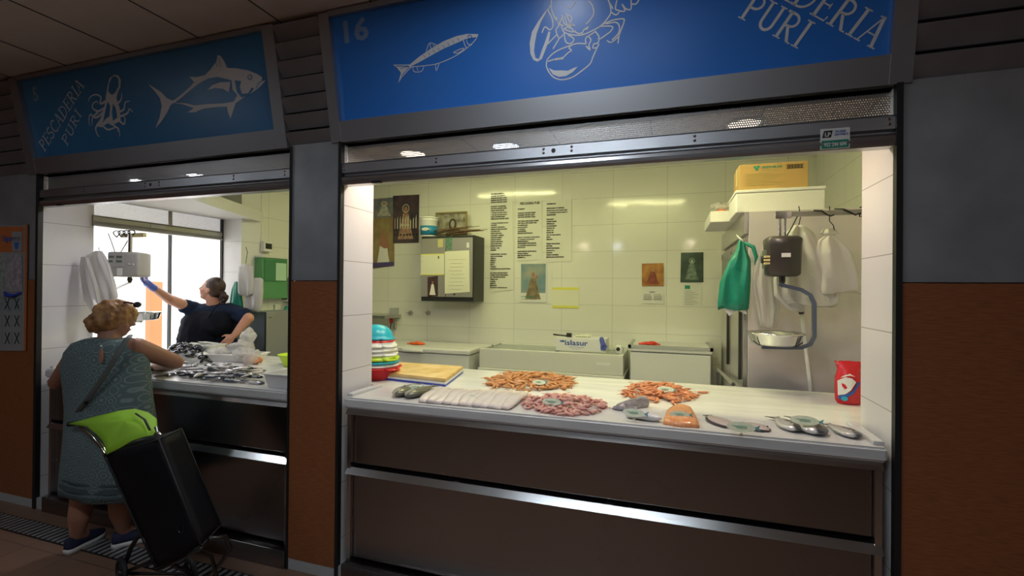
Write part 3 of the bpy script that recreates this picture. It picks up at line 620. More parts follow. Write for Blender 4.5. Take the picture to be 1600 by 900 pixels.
# ---- fish
def fish_proto(name, L, H, TH, m, label, cat, group=None, forked=.8, bend=.0, dorsal=True, belly=.5):
    t = thing(name, label, cat, (0, 0, 0), 0, group)
    rr = []; N = 14
    for i in range(N+1):
        s = i/N; x = L*(.5 - s*.86)
        prof = max(.02, (math.sin(PI*min(1, s*1.0)**.62))**.85*(1-.0*s)); prof = max(prof, .16 if s > .8 else .05)
        if s > .97: prof = .15
        hh, tt = H/2*prof, TH/2*prof**.8; cy = bend*L*math.cos(s*3)
        rr.append([V((x, cy + hh*math.sin(a)*(1 if math.sin(a) > 0 else 1.0+belly*.3), TH/2 + tt*math.cos(a))) for a in [2*PI*k/14 for k in range(14)]])
    bm = B(); rings(bm, rr); obj('body', bm, m, t, True)
    xe = -L*.36; cy = bend*L*math.cos(3); z = TH*.35
    bm = B(); flatpoly(bm, [(xe+.006*L/.25, cy+H*.07, z), (xe-L*.14, cy+H*.40*forked/.8, z), (xe-L*.085, cy, z), (xe-L*.14, cy-H*.40*forked/.8, z), (xe+.006*L/.25, cy-H*.07, z)], (0, 0, .0025)); obj('tail_fin', bm, 'fin', t)
    if dorsal:
        bm = B(); flatpoly(bm, [(L*.18, H*.36, z), (L*.08, H*.56, z), (-L*.10, H*.50, z), (-L*.2, H*.30, z), (-L*.1, H*.28, z)], (0, 0, .002)); obj('dorsal_fin', bm, 'fin', t)
        bm = B(); flatpoly(bm, [(L*.22, -.0, TH*.98), (L*.10, -H*.14, TH*1.02), (L*.12, H*.02, TH*1.0)], (0, 0, .002)); obj('side_fin', bm, 'fin', t)
    bm = B(); ell(bm, (L*.385, H*.10, TH*.80), (L*.020, L*.020, TH*.10), seg=12, ring=6); obj('eye_ring', bm, 'tape', t, True)
    bm = B(); ell(bm, (L*.385, H*.10, TH*.83), (L*.013, L*.013, TH*.10), seg=10, ring=6); obj('eye', bm, 'eye', t, True)
    bm = B(); tube(bm, [(L*.30, H*.34, TH*.72), (L*.265, H*.15, TH*.96), (L*.262, -H*.05, TH*1.0), (L*.30, -H*.30, TH*.78)], [L*.004, L*.009, L*.009, L*.004], 6); obj('gill_cover', bm, 'fin', t, True)
    bm = B(); tube(bm, [(L*.495, -H*.02, TH*.52), (L*.455, -H*.10, TH*.66), (L*.43, -H*.14, TH*.68)], [L*.004, L*.005, L*.003], 6); obj('mouth', bm, 'fin', t, True)
    return t
def lay(a, b, z): # placement from two photo points (head, tail) on height z
    p, q = atZ(*a, z), atZ(*b, z); c = (p+q)/2; d = p-q; return V((c.x, c.y, z)), math.atan2(d.y, d.x), d.length
br = fish_proto('sea_bream', .30, .112, .042, 'bream', 'x', 'fish', 'sea bream at the right end of the worktop', bend=.0)
specs = [((1248, 678), (1207, 655), 'silver sea bream left of the three, partly under a price tag'), ((1283, 684), (1240, 656), 'middle sea bream with the tag leaning on its tail'), ((1342, 688), (1288, 665), 'sea bream nearest the right tiled jamb')]
for i, (a, b, lab) in enumerate(specs):
    o = br if i == 0 else copy_tree(br); p, r, L = lay(a, b, T); put(o, p, r, L/.30*1.02, label=lab)
bs = fish_proto('sea_bass', .30, .075, .038, 'bass', 'x', 'fish', 'sea bass at the left end of the worktop')
for i, (a, b, lab) in enumerate([((619, 623), (655, 603), 'silvery sea bass under the tag at the left end of the worktop'), ((636, 625), (683, 606), 'dark olive sea bass, right of the tagged one')]):
    o = bs if i == 0 else copy_tree(bs); p, r, L = lay(a, b, T); put(o, p, r, L/.30, label=lab)
# ---- price tags shaped like a fish, standing on a spike
def tag_proto():
    t = thing('price_tag', 'x', 'price tag', (0, 0, 0), 0, 'fish shaped price tags')
    P = [(.075*math.cos(a), .030*math.sin(a)) for a in [2*PI*k/20 for k in range(20)]]
    bm = B(); flatpoly(bm, [(x, y*.55, .045+y*.8) for x, y in P], (0, .002, -.001)); obj('card', bm, 'tag', t)
    bm = B(); flatpoly(bm, [(.066, 0, .045), (.098, .011, .062), (.090, 0, .046), (.098, -.011, .030)], (0, .002, -.001)); obj('tail_piece', bm, 'tagtail', t)
    obj('spike', cyl(B(), (0, .0, .002), (0, .0, .04), .0015, 6), 'chrome', t); obj('foot', ell(B(), (0, 0, .004), (.012, .012, .004), seg=12, ring=6), 'chrome', t)
    bm = B()
    for j in range(3): flatpoly(bm, [(-.045+.01*j, -.0015+(.006-j*.006)*.55, .046+(.006-j*.006)*.8+.0), (.03, -.0015+(.006-j*.006)*.55, .046+(.006-j*.006)*.8), (.03, -.0015+(.004-j*.006)*.55, .046+(.004-j*.006)*.8), (-.045+.01*j, -.0015+(.004-j*.006)*.55, .046+(.004-j*.006)*.8)], (0, .0004, 0))
    obj('printed_lines', bm, 'inkgreen', t)
    return t
tp = tag_proto(); first = True
for px, py, rz, sc, dz, lab in ((648, 607, .5, .8, .035, 'fish shaped price tag leaning over the sea bass'), (736, 619, -.5, .75, .02, 'price tag lying on the white fillets'), (842, 600, 0, .85, .035, 'price tag on the tan orange prawn heap'), (862, 631, 0, 1.0, .03, 'price tag on the pink prawn heap'), (1040, 612, -.1, .95, .035, 'price tag on the coral orange prawn heap'),
                            (990, 649, -.15, 1.05, .03, 'price tag on the grey squid'), (1062, 650, .1, .9, .03, 'price tag across the orange salmon piece'), (1158, 669, 0, 1.15, .01, 'price tag between the two flatfish'), (1257, 667, -.2, 1.1, .045, 'price tag over the left sea bream')):
    o = tp if first else copy_tree(tp); first = False; p = atZ(px, py, T+.03); put(o, V((p.x, p.y, T+max(0, dz-.02))), rz, sc*.68, label=lab)
# ---- prawns: one curved body with head, tail fan and feelers
def prawn_proto(name, L, r, m, curl, label, group):
    t = thing(name, label, 'prawn', (0, 0, 0), 0, group); pts, rad = [], []
    for i in range(10):
        s = i/9; a = (s-.45)*curl; pts.append((math.sin(a)*L/curl, (1-math.cos(a))*L/curl, r)); rad.append(r*(.35+1.05*math.sin(PI*min(1, .18+s*.72))**.8)*(1.0-.35*(1-s)) if i not in (0, 9) else r*.35)
    obj('body', tube(B(), pts, rad, 8, .8), m, t, True)
    e, e1 = V(pts[0]), V(pts[1]); d = (e-e1).normalized(); n = V((-d.y, d.x, 0))
    obj('tail_fan', flatpoly(B(), [e-n*r*.3, e+d*r*1.9-n*r*1.1, e+d*r*2.2, e+d*r*1.9+n*r*1.1, e+n*r*.3], (0, 0, .0012)), m, t)
    h = V(pts[-1]); d = (h-V(pts[-2])).normalized(); n = V((-d.y, d.x, 0))
    obj('feeler', tube(B(), [h, h+d*L*.16+n*L*.08, h+d*L*.2+n*L*.22], .0012, 4), m, t); obj('feeler', tube(B(), [h, h+d*L*.14-n*L*.02, h+d*L*.3+n*L*.02], .0012, 4), m, t)
    return t
def heap(proto_list, n, cx, cy, hx, hy, hmax, z0, seed, sk=0, sc=(.85, 1.15), small=0):
    q = random.Random(seed); k = 0; tries = 0
    while k < n:
        u, v = q.uniform(-1, 1), q.uniform(-1, 1); rr = u*u+v*v; tries += 1
        if rr > 1 - .15*q.random(): continue
        if q.random() < small*rr: continue
        pr = proto_list[k % len(proto_list)]; o = pr[0] if not pr[1] else copy_tree(pr[0]); pr[1] = True
        put(o, V((cx+u*hx+v*sk, cy+v*hy, z0+hmax*(1-rr)*(.15+.85*k/n))), q.uniform(-PI, PI), q.uniform(*sc), (q.uniform(-.3, .3), q.uniform(-.25, .25))); k += 1
def ext(l, r, b, f, z):
    a, c, d, e = atZ(*l, z), atZ(*r, z), atZ(*b, z), atZ(*f, z); return (a.x+c.x)/2, (d.y+e.y)/2, abs(c.x-a.x)/2, abs(d.y-e.y)/2
for nm, m, L, r, n, px, lab, grp, seed, curl, hm in (('tan_prawn', 'prawnA', .085, .0095, 170, ((752, 598), (896, 605), (815, 583), (830, 614)), 'tan orange cooked prawn in the heap at the middle rear of the big worktop', 'tan orange prawns heaped left of centre', 3, 1.5, .035),
                                            ('pink_prawn', 'prawnB', .062, .0085, 150, ((806, 636), (948, 640), (862, 618), (880, 650)), 'small pink prawn in the glistening heap at the front edge', 'pink prawns heaped at the front', 5, 2.0, .032),
                                            ('coral_prawn', 'prawnC', .080, .0085, 140, ((970, 613), (1087, 621), (1030, 601), (1035, 632)), 'coral orange prawn in the round heap right of centre', 'coral orange prawns heaped right of centre', 8, 1.3, .035)):
    cx, cy, hx, hy = ext(*px, T)
    heap([[prawn_proto(nm, L, r, m, curl, lab, grp), False], [prawn_proto(nm, L*.9, r, m, curl*1.4, lab, grp), False]], n, cx, cy, hx, hy, hm, T, seed)
st = prawn_proto('coral_prawn', .07, .008, 'prawnC', 1.2, 'single coral prawn lying apart right of its round heap', None); put(st, atZ(1098, 615, T), .2)
# ---- white fillets
q = random.Random(4)
for i in range(12):
    fx = 668+i*12.0; back = atZ(fx+22, 609+i*.5, T); frnt = atZ(fx-8-(0 if i < 10 else 4), 630+i*1.0, T); d = back-frnt; Ls = d.length; rz = math.atan2(d.y, d.x)
    if i == 0: t = thing('fish_fillet', 'skinless white fish fillet in the slanting row at the front left', 'fillet', (0, 0, 0), 0, 'white fillets laid in a row')
    bm = B(); rr = []
    for k in range(11):
        s = k/10; w_ = .041*(math.sin(PI*(.12+.80*s))**.6)*(1.0 if s < .7 else 1-.35*(s-.7)/.3); x = Ls*(s-.5); h = .013*(math.sin(PI*(.1+.8*s)))+.003
        rr.append([V((x, w_*math.cos(a)+.004*math.sin(7*s+i), max(0, h*math.sin(a)*(1+.15*math.sin(9*s+i)) + h))) for a in [2*PI*j/12 for j in range(12)]])
    rings(bm, rr); me_o = obj('fish_fillet', bm, 'fillet', None, True)
    if i == 0: bpy.data.objects.remove(t)
    tag(me_o, 'skinless white fish fillet in the slanting row at the front left', 'fillet', 'white fillets laid in a row')
    me_o.location = ((back+frnt)/2) + V((0, 0, .003*(i % 2))); me_o.rotation_euler = (0.06, 0, rz)
# ---- salmon
p = [atZ(x, y, T) for x, y in ((1036, 663), (1040, 648), (1050, 640), (1066, 637), (1080, 642), (1088, 655), (1093, 669), (1064, 668))]
cx = sum((v for v in p), V((0, 0, 0)))/len(p); bm = B()
rings(bm, [[cx+(v-cx)*k+V((0, 0, z)) for v in p] for k, z in ((1, 0), (1.0, .012), (.9, .026), (.5, .032))])
bmesh.ops.subdivide_edges(bm, edges=bm.edges[:], cuts=1, use_grid_fill=True)
t = thing('salmon_piece', 'orange salmon tail piece with white fat lines by the front edge', 'salmon', (cx.x, cx.y, T)); obj('flesh', bm, 'salmon', t, True)
bm = B()
for i in range(5):
    a = atZ(1070+i*4.2, 664+i*.9, T); b_ = atZ(1068+i*4.2, 656+i*1.2, T); tube(bm, [a+V((0, 0, .014)), b_+V((0, 0, .026))], .0016, 5)
obj('fat_lines', bm, 'fillet', t)
# ---- squid and cuttlefish
def blob(name, prims, m, lab, cat, voxel=.006, sm=5, disp=.003, group=None, ds=25):
    bm = B()
    for pr in prims: ell(bm, *pr) if len(pr) <= 3 and not isinstance(pr[1], V) else cap(bm, *pr)
    mn = min(v.co.z for v in bm.verts); o = remesh(name, bm, m, None, voxel, sm, disp=disp, dscale=ds); tag(o, lab, cat, group); return o
a, b_ = atZ(958, 640, T), atZ(998, 634, T)
R_ = lambda z: Matrix.Rotation(z, 3, 'Z')
blob('squid', [(V((a.x+.03, a.y, T+.018)), V((b_.x+.02, b_.y-.01, T+.022)), .018, .036), (V((a.x, a.y-.01, T+.009)), V((a.x+.06, a.y-.01, T+.012)), .008, .012), (V((a.x+.005, a.y+.02, T+.009)), V((a.x+.06, a.y+.01, T+.012)), .008, .012), (V((a.x+.07, a.y-.045, T+.016)), V((a.x+.11, a.y-.03, T+.018)), .014, .018)], 'squid', 'grey speckled squid with folded tentacles left of the salmon', 'squid')
a = atZ(1008, 656, T); blob('cuttlefish', [((a.x, a.y, T+.019), (.085, .035, .020), R_(-.25)), ((a.x-.06, a.y+.01, T+.013), (.035, .028, .012))], 'squidw', 'smooth white cuttlefish in front of the squid', 'cuttlefish', disp=.002)
# ---- flatfish
def flatfish(a, b, lab, w):
    p, rz, L = lay(a, b, T); t = thing('flatfish', lab, 'fish', p, rz, 'flatfish beside the salmon')
    bm = B(); rr = []
    for k in range(15):
        s = k/14; h = max(.02, math.sin(PI*s)**.7)*w; x = L*(s-.5)
        rr.append([V((x, h*math.cos(a_), .010+.011*max(.2, math.sin(PI*s))*math.sin(a_))) for a_ in [2*PI*j/14 for j in range(14)]])
    rings(bm, rr); obj('body', bm, 'flat', t, True, world=False)
    bm = B(); flatpoly(bm, [(L*(s/14-.5), (max(.02, math.sin(PI*s/14)**.7)*w+.011)*sg, .004) for sg, R in ((1, range(1, 14)), (-1, range(13, 0, -1))) for s in R], (0, 0, .002)); obj('fringe_fin', bm, 'flatdark', t, False, world=False)
    bm = B(); flatpoly(bm, [(-L*.48, .008, .006), (-L*.58, .025, .006), (-L*.58, -.025, .006), (-L*.48, -.008, .006)], (0, 0, .002)); obj('tail_fin', bm, 'flatdark', t, False, world=False)
    obj('eye', ell(B(), (L*.38, .01, .022), (.004, .004, .003), seg=8, ring=6), 'eye', t, True, world=False)
flatfish((1145, 671), (1108, 652), 'pale flatfish left of its price tag', .045); flatfish((1202, 676), (1160, 663), 'pale flatfish right of its price tag', .045)
# ---- chopping board, leaf, basins
p = [atZ(x, y, T+.05) for x, y in ((600, 582), (696, 592), (724, 572), (618, 565))]
t = thing('chopping_board', 'thick worn yellow chopping board with blue underside', 'chopping board', (p[0].x, p[0].y, T)); z = V((0, 0, 1))
hexa(bm := B(), [v-z*.022 for v in p]+[v for v in p]); bmesh.ops.bevel(bm, geom=bm.edges[:], offset=.004, segments=2, affect='EDGES'); o = obj('cutting_surface', bm, 'board', t)
o = obj('white_core', hexa(B(), [v-z*.036 for v in p]+[v-z*.0225 for v in p]), 'boardside', t); o = obj('blue_base', hexa(B(), [v-z*.0495 for v in p]+[v-z*.0365 for v in p]), 'blue', t)
a = atZ(604, 587, T+.004); b_ = atZ(655, 592, T+.004); t = thing('knife', 'green handled knife lying in front of the chopping board', 'knife', (a.x, a.y, T))
bm = B(); d = (b_-a).normalized(); n = V((-d.y, d.x, 0)); hexa(bm, [a-n*.016, b_-n*.002, b_+n*.002, a+n*.016, a-n*.016+z*.003, b_-n*.002+z*.002, b_+n*.002+z*.002, a+n*.016+z*.003]); obj('blade', bm, 'steel', t); obj('handle', cap(B(), a+z*.008, a-d*.11+z*.008, .009, .012), 'knifeg', t, True)
sx, sy = -1.93, .56
def basin(m, lab, z, up, r, h, nm='basin', handles=True, dx=0):
    t = thing(nm, lab, 'basin' if nm == 'basin' else 'colander', (sx+dx, sy, z), 0, 'stacked basins and colanders')
    if up: prof = [(.001, 0), (r*.62, 0), (r*.70, .01), (r*.92, h*.9), (r*1.02, h*.93), (r*1.03, h), (r*.9, h), (r*.66, .016), (.001, .012)]
    else:
        prof = [(r*1.04, 0), (r*1.05, .012), (r*.97, .016)]+[(r*.97*math.cos(a), .016+h*math.sin(a)) for a in [PI/2*k/8 for k in range(1, 8)]]+[(.001, .016+h), (.001, .008+h)]+[(r*.93*math.cos(a), .008+h*math.sin(a)) for a in [PI/2*k/8 for k in range(7, 0, -1)]]+[(r*.93, .002)]
    obj('bowl', lathe(B(), (sx+dx, sy, z), prof, 36), m, t, True)
    if handles:
        zz = z+(h*.93 if up else .008)
        for s in (-1, 1):
            c = V((sx+dx+s*r*.98*math.cos(.35), sy-s*r*.98*math.sin(.35)*1, zz)); tt = V((math.sin(.35)*s, math.cos(.35), 0)); oo = V((math.cos(.35)*s, -math.sin(.35)*s, 0))
            obj('handle', tube(B(), [c-tt*.05, c-tt*.04+oo*.03, c+oo*.042, c+tt*.04+oo*.03, c+tt*.05], .006, 8), m, t, True)
    return t
basin('red', 'red basin at the bottom of the stack', T, True, .17, .085)
basin('whitep', 'white basin rim resting in the red basin', T+.088, False, .150, .05, handles=False)
basin('cyan', 'thin turquoise colander just above the red basin', T+.112, False, .150, .05, 'colander', False)
basin('lime', 'yellow-green basin in the middle of the stack', T+.135, False, .150, .06)
basin('whitep', 'lower white handled colander in the stack', T+.165, False, .142, .06, 'colander')
basin('whitep', 'middle white colander in the stack', T+.192, False, .138, .06, 'colander', False)
basin('whitep', 'upper white handled colander in the stack', T+.222, False, .135, .06, 'colander')
basin('red', 'small red colander under the turquoise one', T+.25, False, .120, .05, 'colander', False)
basin('cyan', 'domed turquoise colander on top of the stack', T+.272, False, .115, .085, 'colander')
# ---- red bag of salt
p = atZ(1326, 631, T)
bm = B()
rr = []
for k, (w_, dd, zz) in enumerate(((.055, .035, 0), (.066, .045, .02), (.068, .048, .09), (.066, .045, .15), (.055, .034, .19), (.062, .014, .215), (.07, .006, .235))):
    rr.append([p+V((w_*math.cos(a), dd*math.sin(a), zz+(.006*math.sin(5*a+k) if k > 3 else 0))) for a in [2*PI*j/28 for j in range(28)]])
rings(bm, rr); t = thing('salt_bag', 'red plastic salt bag with a white and blue print at the back right', 'bag', p); obj('pouch', bm, 'red', t, True)
def patch(pts, m, nm, par, y=-.050, cz=0):
    bm = B(); flatpoly(bm, [p+V((x, y+(x*x)*6.5, zz)) for x, zz in pts], (0, .002, 0)); return obj(nm, bm, m, par)
patch([(-.062, .13), (-.03, .155), (.0, .15), (.02, .13), (-.005, .085), (-.03, .06), (-.06, .05)], 'foam', 'print', t, -.052); patch([(.03, .135), (.042, .125), (.01, .07), (-.03, .035), (-.06, .03), (-.055, .05), (-.02, .065), (.005, .085)], 'inkblue', 'print', t, -.054)
patch([(-.035, .05), (-.022, .045), (-.02, .03), (-.035, .022), (-.048, .03), (-.046, .045)], 'cyan', 'print', t, -.056); patch([(-.04, .16), (-.01, .175), (.015, .16), (-.01, .165), (-.05, .15)], 'foam', 'print', t, -.053)
# ---- fridge
fx, fy0, fy1, fz = .484, 1.35, 2.86, 2.225
t = thing('upright_fridge', 'tall two-door stainless fridge behind the hanging scale', 'fridge', (.9, 2.1, .08))
obj('cabinet', box(B(), (fx+.03, fy0, .12), (1.40, fy1, fz), .004), 'fridge', t)
obj('top_fascia', box(B(), (fx, fy0+.0, 2.07), (fx+.029, fy1, fz), .003), 'steel', t)
for k in range(2):
    y0 = fy0+.02+k*.745; d = obj('door', box(B(), (fx, y0, .2), (fx+.029, y0+.725, 2.04), .004), 'steel', t)
    obj('handle', box(B(), (fx-.022, y0+.05, 1.05), (fx-.002, y0+.075, 1.6), .004), 'blackp', d); obj('hinge', box(B(), (fx-.008, y0+.66, 1.98), (fx, y0+.71, 2.03)), 'chrome', d)
for yy in (fy0+.1, fy1-.1): obj('foot', cyl(B(), (fx+.1, yy, .08), (fx+.1, yy, .12), .02), 'chrome', t)
a = V((fx-.03, 1.42, 1.05)); b_ = V((fx-.03, 2.3, 1.28)); t = thing('steel_bar', 'slanted steel bar leaning on the fridge doors', 'bar', (a.x, a.y, .08)); obj('bar', box(B(), (fx-.06, 2.68, .085), (fx-.03, 2.72, .9)), 'steel', t); obj('brace', tube(B(), [V((fx-.045, 2.66, .93)), V((fx-.045, 1.50, 1.00))], .018, 4), 'steel', t)
# boxes on the fridge
p0, p1 = atY(1150, 335, 1.38), atY(1290, 290, 1.38)
t = thing('polystyrene_box', 'long white polystyrene box on top of the fridge', 'box', ((p0.x+p1.x)/2, 1.55, fz))
obj('tray', box(B(), (p0.x, 1.38, fz), (p1.x, 1.80, fz+.135), .008), 'foam', t); obj('lid', box(B(), (p0.x-.004, 1.376, fz+.136), (p1.x+.004, 1.804, fz+.158), .006), 'foam', t)
c0, c1 = atY(1155, 297, 1.42), atY(1263, 250, 1.42); cz = fz+.159
t = thing('cardboard_carton', 'yellow-brown printed carton on the polystyrene box', 'box', ((c0.x+c1.x)/2, 1.55, cz))
obj('carton', box(B(), (c0.x, 1.42, cz), (c1.x, 1.72, cz+.185), .003), 'card', t); obj('tape', box(B(), (c0.x-.001, 1.53, cz+.06), (c0.x+.0, 1.60, cz+.187)), 'tape', t)
yy = 1.4185; W_ = c1.x-c0.x
text('lettering', 'CRUSTA DEL SUR', .02, (c0.x+W_*.33, yy, cz+.150), X_, Z_, 'inkgreen', t, width=W_*.30, height=.016, bold=.0008)
text('lettering', 'producto congelado', .01, (c0.x+W_*.34, yy, cz+.136), X_, Z_, 'inkgreen', t, width=W_*.26, height=.008)
bm = B()
for k in range(7): flatpoly(bm, [(c0.x+W_*.10, yy, cz+.115-k*.013), (c0.x+W_*(.45+.08*((k*3) % 4)), yy, cz+.115-k*.013), (c0.x+W_*(.45+.08*((k*3) % 4)), yy, cz+.112-k*.013), (c0.x+W_*.10, yy, cz+.112-k*.013)], (0, .001, 0))
obj('small_print', bm, mat('olive_print', (.36, .30, .10), .7), t)
bm = B(); a = V((c0.x+W_*.26, yy, cz+.155))
for dx, dz, r_ in ((-.012, .006, .009), (.010, .008, .009), (0, -.008, .010)): flatpoly(bm, [a+V((dx+r_*math.cos(q_), 0, dz+r_*math.sin(q_))) for q_ in [2*PI*k/12 for k in range(12)]], (0, .001, 0))
obj('emblem', bm, 'inkgreen', t)
bm = B(); x0_ = c0.x+W_*.70; z0_ = cz+.14
for k in range(16): flatpoly(bm, [(x0_+k*.0062, yy, z0_), (x0_+k*.0062+.0015*(1+k % 3), yy, z0_), (x0_+k*.0062+.0015*(1+k % 3), yy, z0_+.02), (x0_+k*.0062, yy, z0_+.02)], (0, .001, 0))
for zz in (z0_-.004, z0_+.022): flatpoly(bm, [(x0_-.004, yy, zz), (x0_+.102, yy, zz), (x0_+.102, yy, zz+.003), (x0_-.004, yy, zz+.003)], (0, .001, 0))
obj('barcode', bm, 'ink', t)
g0, g1 = atY(1108, 366, 1.95), atY(1158, 338, 1.95)
t = thing('small_polystyrene_tray', 'small white tray with a bag, overhanging the fridge top', 'box', (g0.x+.1, 2.0, fz)); obj('tray', box(B(), (g0.x+.0, 1.85, fz+.002), (g0.x+.30, 2.5, fz+.09), .006), 'foam', t)
bm = B(); ell(bm, (g0.x+.11, 2.0, fz+.125), (.10, .12, .045)); ell(bm, (g0.x+.17, 2.1, fz+.14), (.07, .1, .05)); o = remesh('crumpled_bag', bm, 'bagclear', None, .008, 2, disp=.03, dscale=22); tag(o, 'crumpled clear bag lying in the small tray on the fridge', 'bag')
bm = B(); ell(bm, (g0.x+.10, 1.93, fz+.10), (.05, .03, .018)); o = remesh('red_net', bm, 'orange', None, .006, 3, disp=.006); tag(o, 'red rubber glove tucked under the clear bag on the tray', 'glove')
# ---- rail, hooks, scale with pan
ry = .95
r0, r1 = atY(1211, 336, ry), V((.853, ry, 2.135))
t = thing('hanging_rail', 'flat steel rail across the right end, carrying scale and bags', 'rail', (r0.x, ry, r0.z))
obj('bar', box(B(), (r0.x, ry-.008, 2.122), (1.30, ry+.008, 2.152), .002), 'steel', t); obj('mounting_plate', box(B(), (r0.x-.0, ry-.016, 2.112), (r0.x+.085, ry-.0085, 2.158), .002), 'chrome', t)
obj('wall_bracket', box(B(), (1.29, .36, 2.12), (1.31, ry+.0, 2.155)), 'steel', t)
obj('wire', tube(B(), [(.80, ry-.012, 2.155), (.84, ry-.02, 2.15), (.87, ry-.014, 2.125), (.89, ry-.012, 2.118), (.905, ry-.012, 2.125)], .004, 8), 'black', t, True); obj('wire', tube(B(), [(.905, ry-.016, 2.158), (.95, ry-.02, 2.155), (.99, ry-.018, 2.132), (1.01, ry-.014, 2.118), (1.03, ry-.014, 2.128)], .004, 8), 'black', t, True)
obj('hook', tube(B(), [(1.03, ry-.014, 2.16), (1.045, ry-.016, 2.165), (1.05, ry-.016, 2.14), (1.04, ry-.016, 2.105), (1.03, ry-.014, 2.11), (1.035, ry-.014, 2.13)], .004, 8), 'black', t, True)
s0, s1 = atY(1194, 371, ry), atY(1249, 432, ry); sxm = (s0.x+s1.x)/2
t = thing('hanging_scale', 'dark hanging market scale with round steel pan, right stall end', 'scale', (sxm, ry, s1.z))
w_, zt, zb = (s1.x-s0.x)/2, s0.z, s1.z
bm = B(); rr = [[V((sxm+.004+sgx*w_*k, ry+sgy*.085*k, zz)) for sgx, sgy in ((-.8, -1), (.8, -1), (1, -.6), (1, .6), (.8, 1), (-.8, 1), (-1, .6), (-1, -.6))] for k, zz in ((.78, zb), (.95, zb+.012), (1, zt-.05), (1.03, zt-.015), (.85, zt+.0))]
rings(bm, rr); bmesh.ops.bevel(bm, geom=bm.edges[:], offset=.004, segments=2, affect='EDGES'); h = obj('housing', bm, 'scaleblack', t, True)
obj('label_plate', box(B(), (sxm-.018, ry-.0915, (zt+zb)/2-.008), (sxm+.030, ry-.088, (zt+zb)/2+.016)), 'paper', h)
obj('display', box(B(), (sxm-w_-.003, ry-.05, zb+.05), (sxm-w_+.012, ry+.05, zb+.16)), 'lcd', h)
bm = B()
for k in range(3):
    for j in range(2): box(bm, (sxm-w_-.010, ry-.075+j*.014, zb+.07+k*.02), (sxm-w_+.02, ry-.066+j*.014, zb+.082+k*.02))
obj('keypad', bm, 'tape', h); obj('side_knob', cyl(B(), (sxm-w_-.02, ry-.03, zb+.10), (sxm-w_+.01, ry-.03, zb+.10), .022), 'blackp', h)
for dx in (-.010, .018): obj('hanger_tube', cyl(B(), (sxm+dx, ry, zt-.002), (sxm+dx, ry, 2.121), .008), 'chrome', t)
obj('cable', tube(B(), [(sxm+.02, ry-.02, zt), (sxm+.045, ry-.03, zt+.05), (sxm+.075, ry-.03, 2.12)], .004, 6), 'black', t)
obj('swivel', tube(B(), [(sxm+.004, ry, zb-.045), (sxm+.004, ry, zb-.030), (sxm+.004, ry, zb)], [.012, .018, .018], 14), 'blackp', t)
ap = [atY(x, y, ry) for x, y in ((1217, 444), (1228, 447), (1252, 453), (1266, 461), (1272, 474), (1272, 500), (1272, 526), (1266, 538), (1252, 543), (1225, 543), (1190, 542))]
bm = B(); rings(bm, [[p+V((0, sy_*.013, 0))+(n_*.0105*sn) for sy_, sn in ((-1, -1), (1, -1), (1, 1), (-1, 1))] for p, n_ in [(p, (lambda d: V((-d.z, 0, d.x)))((ap[min(i+1, len(ap)-1)]-ap[max(i-1, 0)]).normalized())) for i, p in enumerate(ap)]]); obj('pan_arm', bm, 'armblue', t)
obj('arm_stem', cyl(B(), (sxm+.004, ry, zb-.065), (sxm+.004, ry, zb-.04), .009), 'chrome', t)
pc = atY(1211, 541, ry); obj('pan', lathe(B(), (pc.x, ry, pc.z+.006), [(.001, 0), (.105, 0), (.125, .012), (.148, .065), (.160, .072), (.160, .078), (.146, .074), (.120, .017), (.10, .006), (.001, .006)], 44), 'chrome', t, True)
obj('pan_cradle', tube(B(), [(pc.x-.13, ry-.07, pc.z+.035), (pc.x-.10, ry-.075, pc.z+.012), (pc.x-.04, ry-.03, pc.z+.002), (pc.x+.04, ry+.0, pc.z+.002)], .0035, 6), 'tube', t); obj('pan_cradle', tube(B(), [(pc.x+.13, ry-.07, pc.z+.035), (pc.x+.10, ry-.075, pc.z+.012), (pc.x+.04, ry-.03, pc.z+.002)], .0035, 6), 'tube', t)
# ---- hanging bags
def hang(name, lab, top, rows, m, hook=None, pleats=7, amp=.18, th=.5, seed=0, group=None, ax=(1, 0)):
    # rows: (drop, half width, half thickness, sideways shift); ax: horizontal direction of the width
    t = thing(name, lab, 'bag', top, 0, group); q = random.Random(seed); ph = [q.uniform(0, 6) for _ in range(4)]; u = V((ax[0], ax[1], 0)); n = V((-ax[1], ax[0], 0)); bm = B(); rr = []
    fine = []
    for a, b in zip(rows, rows[1:]):
        for k in range(4): fine.append([a[i]+(b[i]-a[i])*k/4 for i in range(4)])
    fine.append(rows[-1])
    for dz, hw, ht, sh in fine:
        r = []
        for k in range(56):
            a = 2*PI*k/56; f = 1+amp*math.sin(pleats*a+ph[0]+dz*6)*.6+amp*math.sin(pleats*1.7//1*a+ph[1]-dz*9)*.4
            x = math.copysign(abs(math.cos(a))**.8, math.cos(a))*hw+sh; y = math.sin(a)*ht*f
            r.append(V(top)+u*x+n*y+V((0, 0, -dz + .012*math.sin(a*3+ph[2])*min(1, dz*6))))
        rr.append(r)
    rings(bm, rr); obj('sack', bm, m, t, True)
    if hook: obj('hook', tube(B(), [V(top)+V(h_) for h_ in hook], .003, 6), 'black', t)
    return t
tp_ = atY(1158, 375, 1.22)
g = hang('green_bag', 'deep green plastic bag hanging from the fridge corner', tp_, [(0, .015, .012, 0), (.06, .03, .025, .0), (.15, .07, .04, -.01), (.28, .095, .045, -.035), (.42, .098, .045, -.045), (.46, .095, .03, -.045)], 'baggreen', None, 5, .35)
bm = B(); a = tp_; tube(bm, [a+V((.02, -.01, -.02)), a+V((.07, -.02, -.05)), a+V((.09, -.02, -.12)), a+V((.085, -.02, -.17))], [.02, .028, .024, .012], 10, .5); obj('loose_handle', bm, 'baggreen', g, True)
